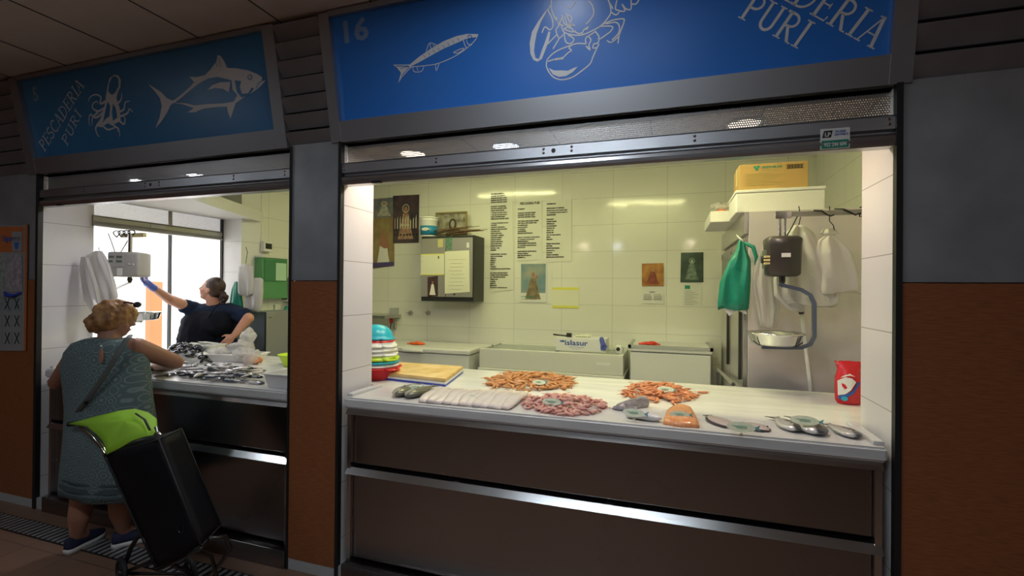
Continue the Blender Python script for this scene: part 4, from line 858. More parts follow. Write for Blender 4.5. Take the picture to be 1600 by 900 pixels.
obj('white_tissue', tube(B(), [a+V((-.03, 0, .035)), a+V((0, 0, .0)), a+V((.02, 0, -.02))], [.006, .022, .014], 10, .4), 'paper', g, True)
obj('white_corner', flatpoly(B(), [a+V((-.11, .0, -.45)), a+V((-.01, .0, -.45)), a+V((.03, 0, -.47)), a+V((.04, 0, -.50)), a+V((-.02, 0, -.47)), a+V((-.07, 0, -.51))], (0, .004, 0)), 'paper', g)
a = atY(1248, 352, 1.12); hang('white_bag_bundle', 'large white bag bundle hanging behind the dark scale', a, [(0, .03, .02, 0), (.05, .08, .035, 0), (.18, .12, .045, .02), (.34, .155, .045, .05), (.46, .16, .04, .065), (.50, .14, .03, .075)], 'bagwhite', [(0, 0, .12), (.01, 0, .05), (0, 0, 0)], 6, .4, seed=3)
a = atY(1218, 440, 1.10); hang('white_bag_bundle', 'low white bag corner showing under the dark scale', a+V((.03, .03, .12)), [(0, .02, .02, 0), (.10, .06, .03, .0), (.2, .085, .03, .03), (.28, .05, .025, .07), (.30, .02, .02, .09)], 'bagwhite', None, 6, .4, seed=9)
a = atY(1296, 358, 1.10); hang('white_bag_bundle', 'tied white bag bundle hanging beside the right jamb', a, [(0, .035, .02, 0), (.025, .05, .03, 0), (.04, .02, .02, 0), (.07, .06, .035, 0), (.14, .10, .045, .02), (.26, .115, .045, .04), (.36, .12, .04, .05), (.39, .115, .03, .05)], 'bagwhite', [(.0, 0, .14), (.0, 0, .05), (.015, -.02, .02), (.02, -.02, -.01)], 5, .4, seed=5)
a = atY(1196, 395, 1.2); hang('clear_film_roll', 'clear crinkled film hanging left of the dark scale', a, [(0, .04, .02, 0), (.05, .06, .03, 0), (.2, .08, .03, .0), (.36, .07, .03, .02), (.48, .05, .02, .02)], 'bagclear', None, 9, .5, seed=6)
# squeegee
a, b_ = atY(1251, 478, 1.30), atY(1266, 606, 1.27); t = thing('mop_handle', 'pale broom handle with black grip leaning on the fridge side', 'broom', (b_.x, b_.y, .08)); d = (b_-a)
obj('pole', tube(B(), [a+d*.08, a+d*1.0, a+d*2.26], .011, 12), 'whitep', t, True); obj('grip', cyl(B(), a, a+d*.1, .016), 'blackp', t); e = a+d*2.27; obj('broom_head', box(B(), (e.x-.14, e.y-.02, .082), (e.x+.14, e.y+.02, e.z+.03), .006), 'blackp', t)

# ================================================================== BACK OF THE STALL
def freezer(x0, x1, y0, y1, ztop, lab, hx=None):
    t = thing('chest_freezer', lab, 'freezer', ((x0+x1)/2, (y0+y1)/2, .08))
    obj('body', box(B(), (x0+.015, y0+.015, .10), (x1-.015, y1, ztop-.06), .012), 'enamel', t); obj('lid', box(B(), (x0, y0, ztop-.055), (x1, y1, ztop), .014), 'enamel', t)
    if hx:
        bm = B(); box(bm, (hx[0], y0-.035, ztop-.05), (hx[1], y0-.001, ztop-.015), .012); obj('handle', bm, 'whitep', t, True)
    obj('vent_grille', box(B(), (x1-.014, y0+.35, ztop-.2), (x1-.010, y0+.50, ztop-.09)), 'trimgrey', t)
    return t
freezer(-3.75, -2.13, 2.65, 3.34, .985, 'white chest freezer with a handle under the wall cabinet', (atY(630, 540, 2.65).x, atY(662, 540, 2.65).x))
f3 = freezer(-.40, .40, 2.75, 3.34, 1.105, 'white freezer with grey lid rim, left of the upright fridge')
obj('grey_rim', box(box(box(B(), (-.405, 2.745, 1.085), (.405, 2.775, 1.118)), (-.405, 2.745, 1.085), (-.375, 3.34, 1.118)), (.375, 2.745, 1.085), (.405, 3.34, 1.118)), 'trimgrey', f3)
# open display freezer with glass panes
x0, x1, y0, y1, zt = -2.03, -.45, 2.70, 3.33, 1.01
t = thing('display_freezer', 'low cream display freezer with sliding glass top', 'freezer', ((x0+x1)/2, 3.0, .08))
bm = B(); box(bm, (x0, y0, .80), (x1, y0+.05, zt), .006); box(bm, (x0, y1-.05, .80), (x1, y1, zt), .006); box(bm, (x0, y0+.05, .80), (x0+.05, y1-.05, zt), .006); box(bm, (x1-.05, y0+.05, .80), (x1, y1-.05, zt), .006); obj('case', bm, 'enamel2', t)
obj('bumper_rail', box(B(), (x0-.012, y0-.02, .755), (x1+.012, y1, .798), .008), 'enamel2', t); obj('base', box(B(), (x0+.03, y0+.01, .10), (x1-.03, y1-.01, .753)), 'enamel2', t)
obj('liner', box(B(), (x0+.052, y0+.052, .80), (x1-.052, y1-.052, .93)), 'ice', t)
for a, b_, zz in ((x0+.04, (x0+x1)/2+.05, zt-.012), ((x0+x1)/2-.05, x1-.04, zt-.026)):
    g = obj('glass_pane', box(B(), (a, y0+.04, zz), (b_, y1-.04, zz+.006)), 'glass', t); obj('pane_frame', box(B(), (a, y0+.04, zz-.002), (a+.018, y1-.04, zz+.012)), 'trimgrey', g)
obj('lock', cyl(B(), (x0+.12, y0+.10, zt), (x0+.12, y0+.10, zt+.035), .01), 'chrome', t)
obj('badge', box(B(), (x1-.27, y0-.002, .90), (x1-.13, y0-.0005, .925)), 'whitep', t)
# islasur box
by = 2.82; p0, p1 = atY(868, 551, by), atY(947, 525, by); t = thing('printed_fish_box', 'white box printed islasur on the glass of the display freezer', 'box', ((p0.x+p1.x)/2, by+.1, 1.012))
zb_, zt_ = 1.0125, 1.0125+.145
obj('box_body', box(B(), (p0.x, by, zb_), (p1.x-.0, by+.26, zt_), .004), 'whitep', t)
text('lettering', 'islasur', .1, (p0.x+.10, by-.0015, zb_+.066), X_, Z_, 'inkblue', t, width=.25, height=.058, bold=.002)
text('lettering', 'PRODUCTOS DEL MAR', .02, (p0.x+.15, by-.0015, zb_+.040), X_, Z_, 'inkblue', t, width=.16, height=.009); text('lettering', 'www.islasur.com', .02, (p0.x+.18, by-.0015, zb_+.025), X_, Z_, 'inkblue', t, width=.10, height=.006)
bm = B(); fc = V((p0.x+.075, by-.0015, zb_+.105)); flatpoly(bm, [fc+V((x*.001, 0, z_*.001)) for x, z_ in ((30, 0), (18, 9), (0, 11), (-14, 6), (-28, 12), (-24, 0), (-28, -12), (-14, -6), (0, -10), (18, -9))], (0, .001, 0)); obj('fish_emblem', bm, 'inkblue', t)
# glove hanging over the box corner
gp = V((p1.x-.03, by-.012, zt_-.0)); bm = B(); cap(bm, gp+V((-.015, .006, .0)), gp+V((.0, .0, -.06)), .024, .024)
for k, (dx, l) in enumerate(((-.018, .055), (-.006, .065), (.006, .062), (.018, .05))): cap(bm, gp+V((dx, 0, -.07)), gp+V((dx*1.3+.006, 0, -.075-l*.6)), .008, .007, 8)
cap(bm, gp+V((.015, 0, -.04)), gp+V((.038, 0, -.08)), .009, .008, 8)
o = remesh('rubber_glove', bm, 'glove', None, .004, 2); tag(o, 'blue rubber glove hanging over the corner of the islasur box', 'glove')
a = V((p0.x-.01, by+.06, zt_+.012)); t = thing('tape_gun', 'black handled tape dispenser on the islasur box', 'tape dispenser', (a.x, a.y, zt_)); obj('handle', tube(B(), [a+V((-.03, 0, .012)), a+V((.05, 0, .004)), a+V((.14, 0, .0))], [.009, .008, .008], 8), 'blackp', t, True); obj('blade_guard', box(B(), (a.x+.12, a.y-.02, zt_+.001), (a.x+.175, a.y+.02, zt_+.045), .004), 'blackp', t)
bm = B(); cap(bm, a+V((.22, .03, .004)), a+V((.36, .05, .006)), .014, .022); o = remesh('paper_wad', bm, 'note', None, .006, 2, disp=.01, dscale=30); tag(o, 'crumpled tan paper lying on top of the islasur box', 'paper')
pj = atY(968, 545, 2.85); t = thing('plastic_jar', 'small clear plastic jar with dark cap beside the islasur box', 'jar', (pj.x, 2.85, 1.0125)); obj('jar_body', lathe(B(), (pj.x, 2.85, 1.0125), [(.001, 0), (.045, 0), (.047, .01), (.042, .07), (.03, .09), (.001, .09)], 24), 'film', t, True); obj('cap', cyl(B(), (pj.x-.01, 2.80, 1.06), (pj.x-.01, 2.812, 1.06), .02), 'ink', t)
def cloth(px, py, y, z, lab, w, m='orange'):
    p = atY(px, py, y); bm = B(); ell(bm, (p.x, y, z+.014), (w, .06, .016)); ell(bm, (p.x+w*.3, y-.02, z+.026), (w*.45, .04, .014)); cap(bm, (p.x-w*.7, y-.02, z+.012), (p.x-w*1.25, y-.03, z+.008), .011, .007); cap(bm, (p.x-w*.6, y+.02, z+.012), (p.x-w*1.2, y+.03, z+.008), .011, .007)
    cap(bm, (p.x+w*.7, y-.02, z+.01), (p.x+w*1.2, y-.02, z+.008), .010, .007)
    o = remesh('rubber_glove', bm, m, None, .005, 2, disp=.006, dscale=30); tag(o, lab, 'glove')
cloth(652, 526, 2.95, .986, 'orange rubber glove on the left chest freezer', .10); cloth(1015, 532, 2.95, 1.106, 'red rubber glove on the freezer nearest the fridge', .085, mat('red_rubber', (.70, .04, .02), .5))
# ---- wall cabinet
cx0, cx1, czb, czt = -2.95, -2.24, 1.52, 2.325; cyf = 3.0
t = thing('wall_cabinet', 'dark wall cabinet with grey doors covered in notes', 'cabinet', ((cx0+cx1)/2, 3.17, czb))
obj('case', box(B(), (cx0, cyf+.02, czb), (cx1, BW-.001, czt), .004), 'cabblack', t)
mid = (cx0+cx1)/2-.01
dl = obj('door', box(B(), (cx0+.012, cyf, czb+.055), (mid-.004, cyf+.019, czt-.03), .004), 'doorgrey', t); dr = obj('door', box(B(), (mid+.004, cyf, czb+.055), (cx1-.012, cyf+.019, czt-.03), .004), 'doorgrey', t)
obj('keyhole', cyl(B(), (mid+.12, cyf-.006, czb+.09), (mid+.12, cyf, czb+.09), .012), 'blackp', dr); obj('key', box(B(), (mid-.10, cyf-.012, czt-.28), (mid-.09, cyf-.001, czt-.25)), 'blackp', dl)
def paper(nm, lab, cat, pl, y, m, th=.003, group=None, pins=False):
    # pl: photo corners TL, TR, BR, BL of a sheet fixed on the plane y
    q_ = [atY(px, py, y) for px, py in pl]; t = thing(nm, lab, cat, (sum(v.x for v in q_)/4, y, min(v.z for v in q_)), 0, group)
    obj('sheet', flatpoly(B(), q_, (0, th, 0)), m, t); return t, q_
yc = cyf-.004
t, q_ = paper('note_sheet', 'small handwritten note taped on the left cabinet door', 'note', [(657, 397), (694, 396), (694, 428), (658, 430)], yc, 'note')
X0 = q_[0].x
bm = B()
for zz in (q_[0].z, q_[3].z+.012): flatpoly(bm, [(X0, yc-.001, zz-.012), (q_[1].x, yc-.001, zz-.012), (q_[1].x, yc-.001, zz), (X0, yc-.001, zz)], (0, .0008, 0))
obj('yellow_tape', bm, 'yellow', t); text('handwriting', 'T         \n\n\n6', .02, (X0+.02, yc-.0015, q_[0].z-.04), X_, Z_, 'ink', t)
t, q_ = paper('note_sheet', 'large handwritten list taped on the right cabinet door', 'note', [(695, 393), (733, 391), (734, 456), (695, 459)], yc, 'note')
bm = B()
for k in range(9): tube(bm, [(q_[0].x+.05+.006*((k*5) % 7), yc-.002, q_[0].z-.10-k*.045), (q_[0].x+.12, yc-.002, q_[0].z-.105-k*.045+.004), (q_[1].x-.05-.01*((k*3) % 5), yc-.002, q_[0].z-.10-k*.045)], .0012, 4)
obj('handwriting', bm, mat('pale_pencil', (.42, .42, .32), .7), t)
def portrait(nm, lab, corners, y, bg, robe, skin, cat='picture', extra=None, halo=None, margin=0):
    t, q_ = paper(nm, lab, cat, corners, y, bg); c = (q_[0]+q_[1]+q_[2]+q_[3])/4; w_ = (q_[1]-q_[0]).length; h_ = (q_[0]-q_[3]).length; yy = y-.001
    P = lambda u_, v_: V((c.x+u_*w_, yy, c.z+v_*h_))
    obj('painted_robe', flatpoly(B(), [P(*a) for a in ((-.10, .12), (.10, .12), (.16, -.05), (.22, -.25), (.30, -.42), (-.30, -.42), (-.22, -.2), (-.16, -.02))], (0, .0008, 0)), robe, t)
    yy -= .001
    obj('painted_face', flatpoly(B(), [V((c.x+.065*w_*math.cos(a), yy, c.z+h_*.20+.055*h_*1.2*math.sin(a))) for a in [2*PI*k/16 for k in range(16)]], (0, .0008, 0)), skin, t)
    if halo: 
        bm = B(); pts = [V((c.x+.12*w_*math.cos(a), yy+.0005, c.z+h_*.22+.085*h_*math.sin(a))) for a in [2*PI*k/20 for k in range(21)]]; tube(bm, pts, .004, 4); obj('painted_halo', bm, halo, t)
    return t, P
mm = lambda n_, c1, c2, s: mat(n_, c1, .35, col2=c2, vscale=s)
portrait('picture_card', 'small dark figure picture at the foot of the left cabinet door', [(668, 433), (684, 431), (684, 463), (668, 464)], yc, mm('dark_red_print', (.10, .04, .03), (.03, .02, .02), 30), 'foam', 'skin')
t, _q = paper('picture_card', 'tiny yellow card at the top of the left cabinet door', 'card', [(684, 374), (692, 373), (692, 386), (684, 387)], yc, mm('yellow_card', (.6, .55, .15), (.5, .5, .3), 30))
t, _q = paper('picture_card', 'tiny green card over the gap of the cabinet doors', 'card', [(697, 372), (706, 371), (706, 390), (697, 391)], yc, mm('green_card', (.03, .16, .10), (.2, .3, .2), 40))
t, _q = paper('picture_card', 'tiny pale tag at the top of the right cabinet door', 'card', [(729, 379), (733, 379), (733, 387), (729, 387)], yc, 'paper')
# on top of the cabinet
zt = czt+.001; a = atY(670, 366, 3.12)
t = thing('plastic_bucket', 'small white bucket with blue label on the wall cabinet', 'bucket', (a.x, 3.12, zt)); obj('pail', lathe(B(), (a.x, 3.12, zt), [(.001, 0), (.098, 0), (.10, .005), (.112, .20), (.116, .205), (.116, .225), (.001, .225)], 32), 'whitep', t, True)
obj('label_band', lathe(B(), (a.x, 3.12, zt), [(.1015, .02), (.109, .135), (.1105, .135), (.103, .02)], 32), mat('blue_label', (.02, .22, .42), .4), t, True); obj('lid', lathe(B(), (a.x, 3.12, zt), [(.001, .226), (.120, .226), (.122, .245), (.10, .25), (.001, .25)], 32), 'whitep', t, True)
bm = B(); flatpoly(bm, [(a.x+.05*math.cos(q_)+.01, 3.12-.115, zt+.09+.02*math.sin(q_)) for q_ in [2*PI*k/14 for k in range(14)]], (0, .003, 0)); obj('label_print', bm, 'paper', t)
q_ = [atY(x, y, 3.25) for x, y in ((681, 327), (730, 324), (731, 362), (682, 366))]; fxa, fxb = q_[0].x, q_[1].x
t = thing('framed_picture', 'framed old photograph leaning on the wall above the cabinet', 'picture frame', ((fxa+fxb)/2, 3.25, zt)); bm = B(); fz0, fz1 = zt, zt+.33
for lo, hi in (((fxa, 3.24, fz0), (fxb, 3.262, fz0+.022)), ((fxa, 3.24, fz1-.022), (fxb, 3.262, fz1)), ((fxa, 3.24, fz0+.022), (fxa+.022, 3.262, fz1-.022)), ((fxb-.022, 3.24, fz0+.022), (fxb, 3.262, fz1-.022))): box(bm, lo, hi, .003)
obj('frame', bm, mat('brass_frame', (.28, .22, .10), .4, .4), t); obj('photo_print', box(B(), (fxa+.02, 3.252, fz0+.02), (fxb-.02, 3.258, fz1-.02)), 'photo', t)
fm = (fxa+fxb)/2; bm = B(); flatpoly(bm, [(fm+.055*math.cos(k_)+.02, 3.250, fz0+.17+.075*math.sin(k_)) for k_ in [2*PI*k/16 for k in range(16)]], (0, .001, 0)); obj('photo_figure', bm, mat('dark_print', (.04, .035, .03), .4), t); bm = B(); flatpoly(bm, [(fm+.028*math.cos(k_)+.02, 3.248, fz0+.175+.045*math.sin(k_)) for k_ in [2*PI*k/16 for k in range(16)]], (0, .001, 0)); obj('photo_face', bm, mat('grey_print', (.35, .32, .26), .4), t)
qq = random.Random(2)
for k in range(22):
    xx = qq.uniform(-2.72, -2.30); L_ = qq.uniform(.2, .42); an = qq.uniform(-.5, .5); zz = zt+.012+.003*k*.9; s = V((xx-L_/2, 3.12+qq.uniform(-.06, .06), zz)); e = V((xx+L_/2, 3.10+qq.uniform(-.06, .04), zz+abs(math.sin(an))*L_*.35))
    o = obj('dry_twig', tube(B(), [s, (s+e)/2+V((0, 0, qq.uniform(0, .02))), e], [.006, .006, .003], 5), 'twig', None, True); tag(o, 'dry brown twig in the bundle on the wall cabinet', 'twig', 'twigs on the wall cabinet')
# ---- posters and lists on the back wall
yw = BW-.006
t, P = portrait('wall_poster', 'tall poster of a bound figure at the far left of the wall', [(583, 341), (616, 339), (616, 415), (583, 420)], yw, mm('tan_print', (.36, .27, .12), (.24, .17, .08), 6), 'foam', 'skintan')
obj('painted_torso', flatpoly(B(), [P(-.12, .14) - Y_*.003, P(.14, .14)-Y_*.003, P(.2, -.02)-Y_*.003, P(.32, -.05)-Y_*.003, P(.3, -.1)-Y_*.003, P(.05, -.12)-Y_*.003, P(-.22, -.05)-Y_*.003], (0, .0008, 0)), 'skintan', t); obj('purple_band', flatpoly(B(), [P(-.5, -.5)-Y_*.003, P(.5, -.46)-Y_*.003, P(.5, -.38)-Y_*.003, P(-.5, -.40)-Y_*.003], (0, .0008, 0)), mat('purple_band', (.08, .06, .20), .5), t)
portrait('wall_poster', 'short poster of a crowned figure above the bound figure poster', [(583, 311), (618, 308), (618, 339), (583, 341)], yw-.002, mm('blue_grey_print', (.12, .14, .2), (.25, .24, .22), 9), mm('pale_robe', (.55, .53, .45), (.3, .3, .28), 20), 'skintan', halo='note')
t, P = portrait('wall_poster', 'dark procession poster beside the left corner posters', [(614, 306), (655, 304), (654, 379), (614, 380)], yw-.004, mm('night_print', (.035, .03, .05), (.10, .06, .07), 7), mm('rust_robe', (.30, .12, .08), (.5, .35, .25), 22), 'skintan', halo='note')
q = random.Random(5)
for k in range(9): obj('painted_candle', flatpoly(B(), [P(-.42+k*.1, -.20)-Y_*.004, P(-.39+k*.1, -.20)-Y_*.004, P(-.39+k*.1, .0+q.uniform(-.05, .1))-Y_*.004, P(-.42+k*.1, .0)-Y_*.004], (0, .0008, 0)), mat('cream_print', (.55, .35, .28), .5) if k == 0 else 'note', t)
for k in range(8): obj('painted_head', flatpoly(B(), [P(-.42+k*.12+.035*math.cos(a_), -.33+.022*math.sin(a_))-Y_*.004 for a_ in [2*PI*j/10 for j in range(10)]], (0, .0008, 0)), 'ink', t)
text('lettering', 'MALAGA', .03, P(-.2, -.14)-Y_*.005, X_, Z_, 'note', t, width=.14, height=.025, bold=.001)
def plist(corners, lab, lines, tx, head=None):
    t, q_ = paper('price_list', lab, 'price list', corners, yw, 'film', group=None); h_ = q_[0].z-q_[3].z; n = len(lines); step = (h_-.09)/n
    if head: text('heading', head, .04, (q_[0].x+.04, yw-.002, q_[0].z-.05), X_, Z_, 'ink', t, bold=.0015, height=.032, width=(q_[1].x-q_[0].x)*.78)
    for k, s_ in enumerate(lines):
        if s_: text('lettering', s_, .03, (q_[0].x+tx, yw-.002, q_[0].z-(.11 if head else .06)-k*step*(1 if not head else .95)), X_, Z_, 'ink', t, bold=.0030, height=.017, width=.0128*len(s_))
A_ = ['SARDINA ENTERA', 'BOQUERON ENTERO', 'FILETE DE MERLUZA', 'FILETE DE PESCADA', 'PALITO DE MERLUZA', '', 'CALAMAR NACIONAL', 'VARITA DE MERLUZA', 'LOMO DE SALMON', 'RODAJA DE MERLUZA', 'RODAJA DE PESCADA', 'COLA DE PESCADA', 'MEDALLON DE MERLUZA', '', 'RODAJA DE EMPERADOR', 'CALAMAR', 'CHOPITO PEQUENO', 'ANILLAS DE CALAMAR', 'CALAMARITO', 'TUBO DE POTA', 'CALAMAR LIMPIO', 'CHOCO LIMPIO', 'CHOCO SUCIO', 'PUNTA DE POTA', 'PATA DE POTA', 'GAMBA BLANCA', 'GAMBA ROJA', 'GAMBON', '', 'LANGOSTINO COCIDO', 'COLA DE GAMBA', 'CIGALA', 'GALERA', 'PULPO', 'MERO', 'ROSADA', 'PAQUETE DE LANGOSTINO', '', 'SURTIDO DE MARISCO', 'PREPARADO DE PAELLA', 'ARROZ DE MARISCO', 'MEJILLON', 'ALMEJA', 'CHIRLA', 'BACALAO', 'TAQUITO DE BACALAO']
plist([(766, 297), (801, 295), (803, 452), (768, 457)], 'long black lettered price list, leftmost of the three', A_, .012)
B_ = ['PRECIOS', '', 'COLITAS DE MERLUZA', 'NUGGET DE MERLUZA', 'VARITAS DE MERLUZA', '', 'TORTILLA DE CAMARONES', 'TORTILLA DE CAMARON', 'FLAMENQUIN', 'SAN JACOBO', 'CROQUETA', 'ALBONDIGA', 'FILETE DE POLLO', '', 'MINI CROQUETA DE JAMON', 'CROQUETA DE JAMON', 'EMPANADILLA', 'ALBONDIGAS DE CHOCO', 'CROQUETA DE BACALAO', 'VERDURAS', '', 'LAGRIMITAS DE POLLO', 'POLLO ASADO', 'MIX DE VERDURA', 'MENESTRA']
plist([(808, 314), (847, 312), (847, 405), (808, 408)], 'middle price list headed PESCADERIA PURI', B_, .012, 'PESCADERIA PURI')
C_ = ['CONGELADO', '', 'ENSALADA TROPICAL', 'ENSALADA DE CANGREJO', 'CROQUETAS DE PUCHERO', 'GUISANTES', '', 'PATATAS', 'HABAS BABY', 'ESPINACA', 'ALCACHOFAS', 'VERDURAS', 'CHURROS', 'POSTRES', 'TARTA DE QUESO', 'MASA', 'HELADO', '', 'PIZZA DE ATUN', 'PASTEL', 'BASE DE PIZZA', 'HOJALDRE', 'SALSAS', 'PULPO COCIDO', 'ENSALADA DE PULPO']
plist([(853, 312), (893, 311), (893, 408), (853, 410)], 'right price list, beside the wall reflections', C_, .012)
t, P = portrait('wall_poster', 'poster of a robed figure holding a child by the sea', [(813, 411), (854, 411), (854, 473), (812, 472)], yw-.002, 'paper', mm('brown_robe', (.16, .11, .06), (.30, .26, .16), 14), 'skintan')
obj('painted_sea', flatpoly(B(), [P(-.47, -.26)+Y_*.0017, P(.47, -.26)+Y_*.0017, P(.47, .48)+Y_*.0017, P(-.47, .48)+Y_*.0017], (0, .0002, 0)), mat('sea_sky_print', (.10, .25, .34), .4, col2=(.35, .36, .28), vscale=4), t)
obj('painted_child', flatpoly(B(), [P(.14+.05*math.cos(a_), .14+.05*math.sin(a_))-Y_*.003 for a_ in [2*PI*j/12 for j in range(12)]], (0, .0008, 0)), 'skintan', t); text('lettering', 'LONJAMAR', .03, P(-.46, -.37)-Y_*.001, X_, Z_, 'inkgreen', t, width=.19, height=.022, bold=.001); text('lettering', 'mayorista de pescado', .02, P(-.46, -.43)-Y_*.001, X_, Z_, 'ink', t, width=.19, height=.012)
paper('wall_label', 'small white label beside the seaside poster', 'label', [(855, 421), (862, 421), (862, 444), (855, 444)], yw, 'paper')
t, q_ = paper('note_sheet', 'pale sheet with yellow top and bottom edges on the tiles', 'note', [(863, 449), (904, 448), (904, 480), (863, 481)], yw, 'note')
for za in (q_[0].z, q_[3].z+.03): obj('yellow_edge', flatpoly(B(), [(q_[0].x, yw-.001, za-.03), (q_[1].x, yw-.001, za-.03), (q_[1].x, yw-.001, za), (q_[0].x, yw-.001, za)], (0, .0008, 0)), 'yellow', t)
t, P = portrait('wall_calendar', 'calendar with a golden picture above the month sheet', [(1003, 412), (1037, 411), (1037, 447), (1003, 447)], yw-.002, mm('golden_print', (.50, .25, .05), (.30, .10, .02), 10), mm('dark_red_robe', (.18, .03, .02), (.3, .08, .04), 20), 'skintan', 'calendar')
c_ = [atY(x, y, yw-.002) for x, y in ((1003, 448), (1037, 448), (1037, 475), (1003, 474))]; obj('month_sheet', flatpoly(B(), c_, (0, .003, 0)), 'paper', t)
xa, za, ww = c_[0].x, c_[0].z, c_[1].x-c_[0].x
text('lettering', 'ENERO', .03, (xa+ww*.35, yw-.004, za-.065), X_, Z_, 'ink', t, width=ww*.25, height=.013, bold=.001)
text('dates', '\n'.join(' '.join('%2d' % (r*7+k+1) for k in range(7)) for r in range(4)), .02, (xa+ww*.08, yw-.004, za-.095), X_, Z_, 'ink', t, width=ww*.38, height=.07, bold=.0008); text('dates', '\n'.join(' '.join('%2d' % min(31, r*7+k+4) for k in range(7)) for r in range(4)), .02, (xa+ww*.54, yw-.004, za-.095), X_, Z_, 'ink', t, width=ww*.38, height=.07, bold=.0008)
t, P = portrait('wall_picture', 'dark green picture of a veiled statue near the fridge', [(1064, 395), (1099, 394), (1099, 441), (1063, 441)], yw-.002, mm('dark_green_print', (.02, .045, .03), (.05, .09, .06), 10), mm('grey_green_robe', (.22, .30, .22), (.08, .12, .09), 25), mat('pale_green_print', (.35, .45, .35), .5), halo=mat('pale_halo', (.30, .40, .30), .5))
t, q_ = paper('notice_sheet', 'white printed notice under the veiled statue picture', 'notice', [(1067, 443), (1096, 442), (1096, 480), (1067, 479)], yw, 'film'); obj('green_logo', box(B(), (q_[0].x+.02, yw-.002, q_[0].z-.06), (q_[0].x+.075, yw-.001, q_[0].z-.02)), 'inkgreen', t)
bm = B()
for k in range(9): box(bm, (q_[0].x+.02, yw-.002, q_[0].z-.085-k*.018), (q_[0].x+.10+.015*((k*7) % 5), yw-.001, q_[0].z-.0825-k*.018))
obj('printed_lines', bm, 'ink', t)
# ---- plug, valves, hood edge
t, q_ = paper('socket_box', 'grey-green socket box holding the red plug', 'socket', [(609, 481), (621, 481), (621, 492), (609, 492)], BW-.04, 'trimgrey', .038)
a, b_ = atY(611, 492, BW-.03), atY(611, 505, BW-.05); t = thing('red_plug', 'red industrial plug with a dark cable', 'plug', a); obj('plug_body', tube(B(), [a, b_], [.028, .022], 12), 'red', t, True); obj('cable', tube(B(), [b_, b_+V((-.015, 0, -.1)), b_+V((-.03, 0, -.3))], .007, 6), 'ink', t)
for px, lab in ((642, 'round wall valve left of its twin under the wall cabinet'), (669, 'round wall valve under the middle of the wall cabinet')):
    a = atY(px, 489, BW); t = thing('wall_valve', lab, 'valve', a, 0, 'wall valves'); obj('rosette', cyl(B(), a, a+V((0, -.012, 0)), .034), 'trimgrey', t); obj('knob', cyl(B(), a+V((0, -.012, 0)), a+V((0, -.05, 0)), .014), 'chrome', t); obj('lever', cap(B(), a+V((0, -.045, 0)), a+V((-.04, -.05, .01)), .007, .006, 8), 'chrome', t)
a = atY(583, 488, 2.9); t = thing('steel_shelf', 'end of a grey steel shelf in the far left corner', 'shelf', (a.x-.2, 3.1, 1.36)); b0 = atY(601, 497, 2.95); obj('shelf_board', box(B(), (b0.x-.9, 2.95, b0.z-.01), (b0.x, 3.34, b0.z+.03), .003), 'steel', t); obj('bracket', box(B(), (b0.x-.10, 3.30, b0.z-.16), (b0.x-.07, 3.34, b0.z-.011)), 'steel', t)
# ================================================================== LEFT STALL
# ---- sardines strewn on the worktop
sp_ = [fish_proto('sardine', .155, .032, .020, mm_, 'slim silver sardine strewn along the left worktop edge', 'fish', 'sardines on the left worktop', .9, b_) for mm_, b_ in (('sardine', .0), ('sardine2', .05), ('sardine', -.05))]
used_ = [False]*3; q = random.Random(12); n_ = 0
while n_ < 92:
    px, py = q.uniform(232, 398), q.uniform(566, 602)
    if (px-232)/166*14+568 > py+6 or py > 588+(px-232)*.09: continue
    if px > 345 and py < 576: continue
    p = atZ(px, py, T); k = n_ % 3; o = copy_tree(sp_[k]) if used_[k] else sp_[k]; used_[k] = True
    put(o, V((p.x, max(p.y, .06), T+.012*(n_ % 3)+.0)), q.choice((0, PI))+q.gauss(.15, .55), q.uniform(.8, 1.2), (q.uniform(-.15, .15), q.uniform(-.08, .08))); n_ += 1
for a, b_, lab in (((377, 583), (402, 581), 'small dark fish behind the white fish box'), ((452, 571), (437, 569), 'small dark fish beside the lime bowl')):
    o = copy_tree(sp_[1]); p, r, L = lay(a, b_, T); put(o, p, r, 1.1 if 'box' in lab else .8, label=lab); del o['group']
# ---- mussels
mp = thing('mussel', 'glossy black mussel in the heap behind the sardines', 'mussel', (0, 0, 0), 0, 'black mussels heaped at the left')
bm = B(); rr = []
for k in range(9):
    s = k/8; w_ = .022*math.sin(PI*(.04+.92*s)**.7); rr.append([V((-.035+.07*s, w_*math.cos(a), .012+w_*.62*math.sin(a))) for a in [2*PI*j/12 for j in range(12)]])
rings(bm, rr); obj('shell', bm, 'mussel', mp, True)
first = True; q = random.Random(9)
for k in range(64):
    u, v = q.uniform(-1, 1), q.uniform(-1, 1)
    p = atZ(292+u*34, 553+v*8+u*2.5, T+.03); o = mp if first else copy_tree(mp); first = False
    put(o, V((max(-4.42, p.x), p.y, T+.010+.10*max(0, 1-u*u)*q.random())), q.uniform(0, 6.3), q.uniform(.9, 1.35), (q.uniform(-.8, .8), q.uniform(-.6, .6)))
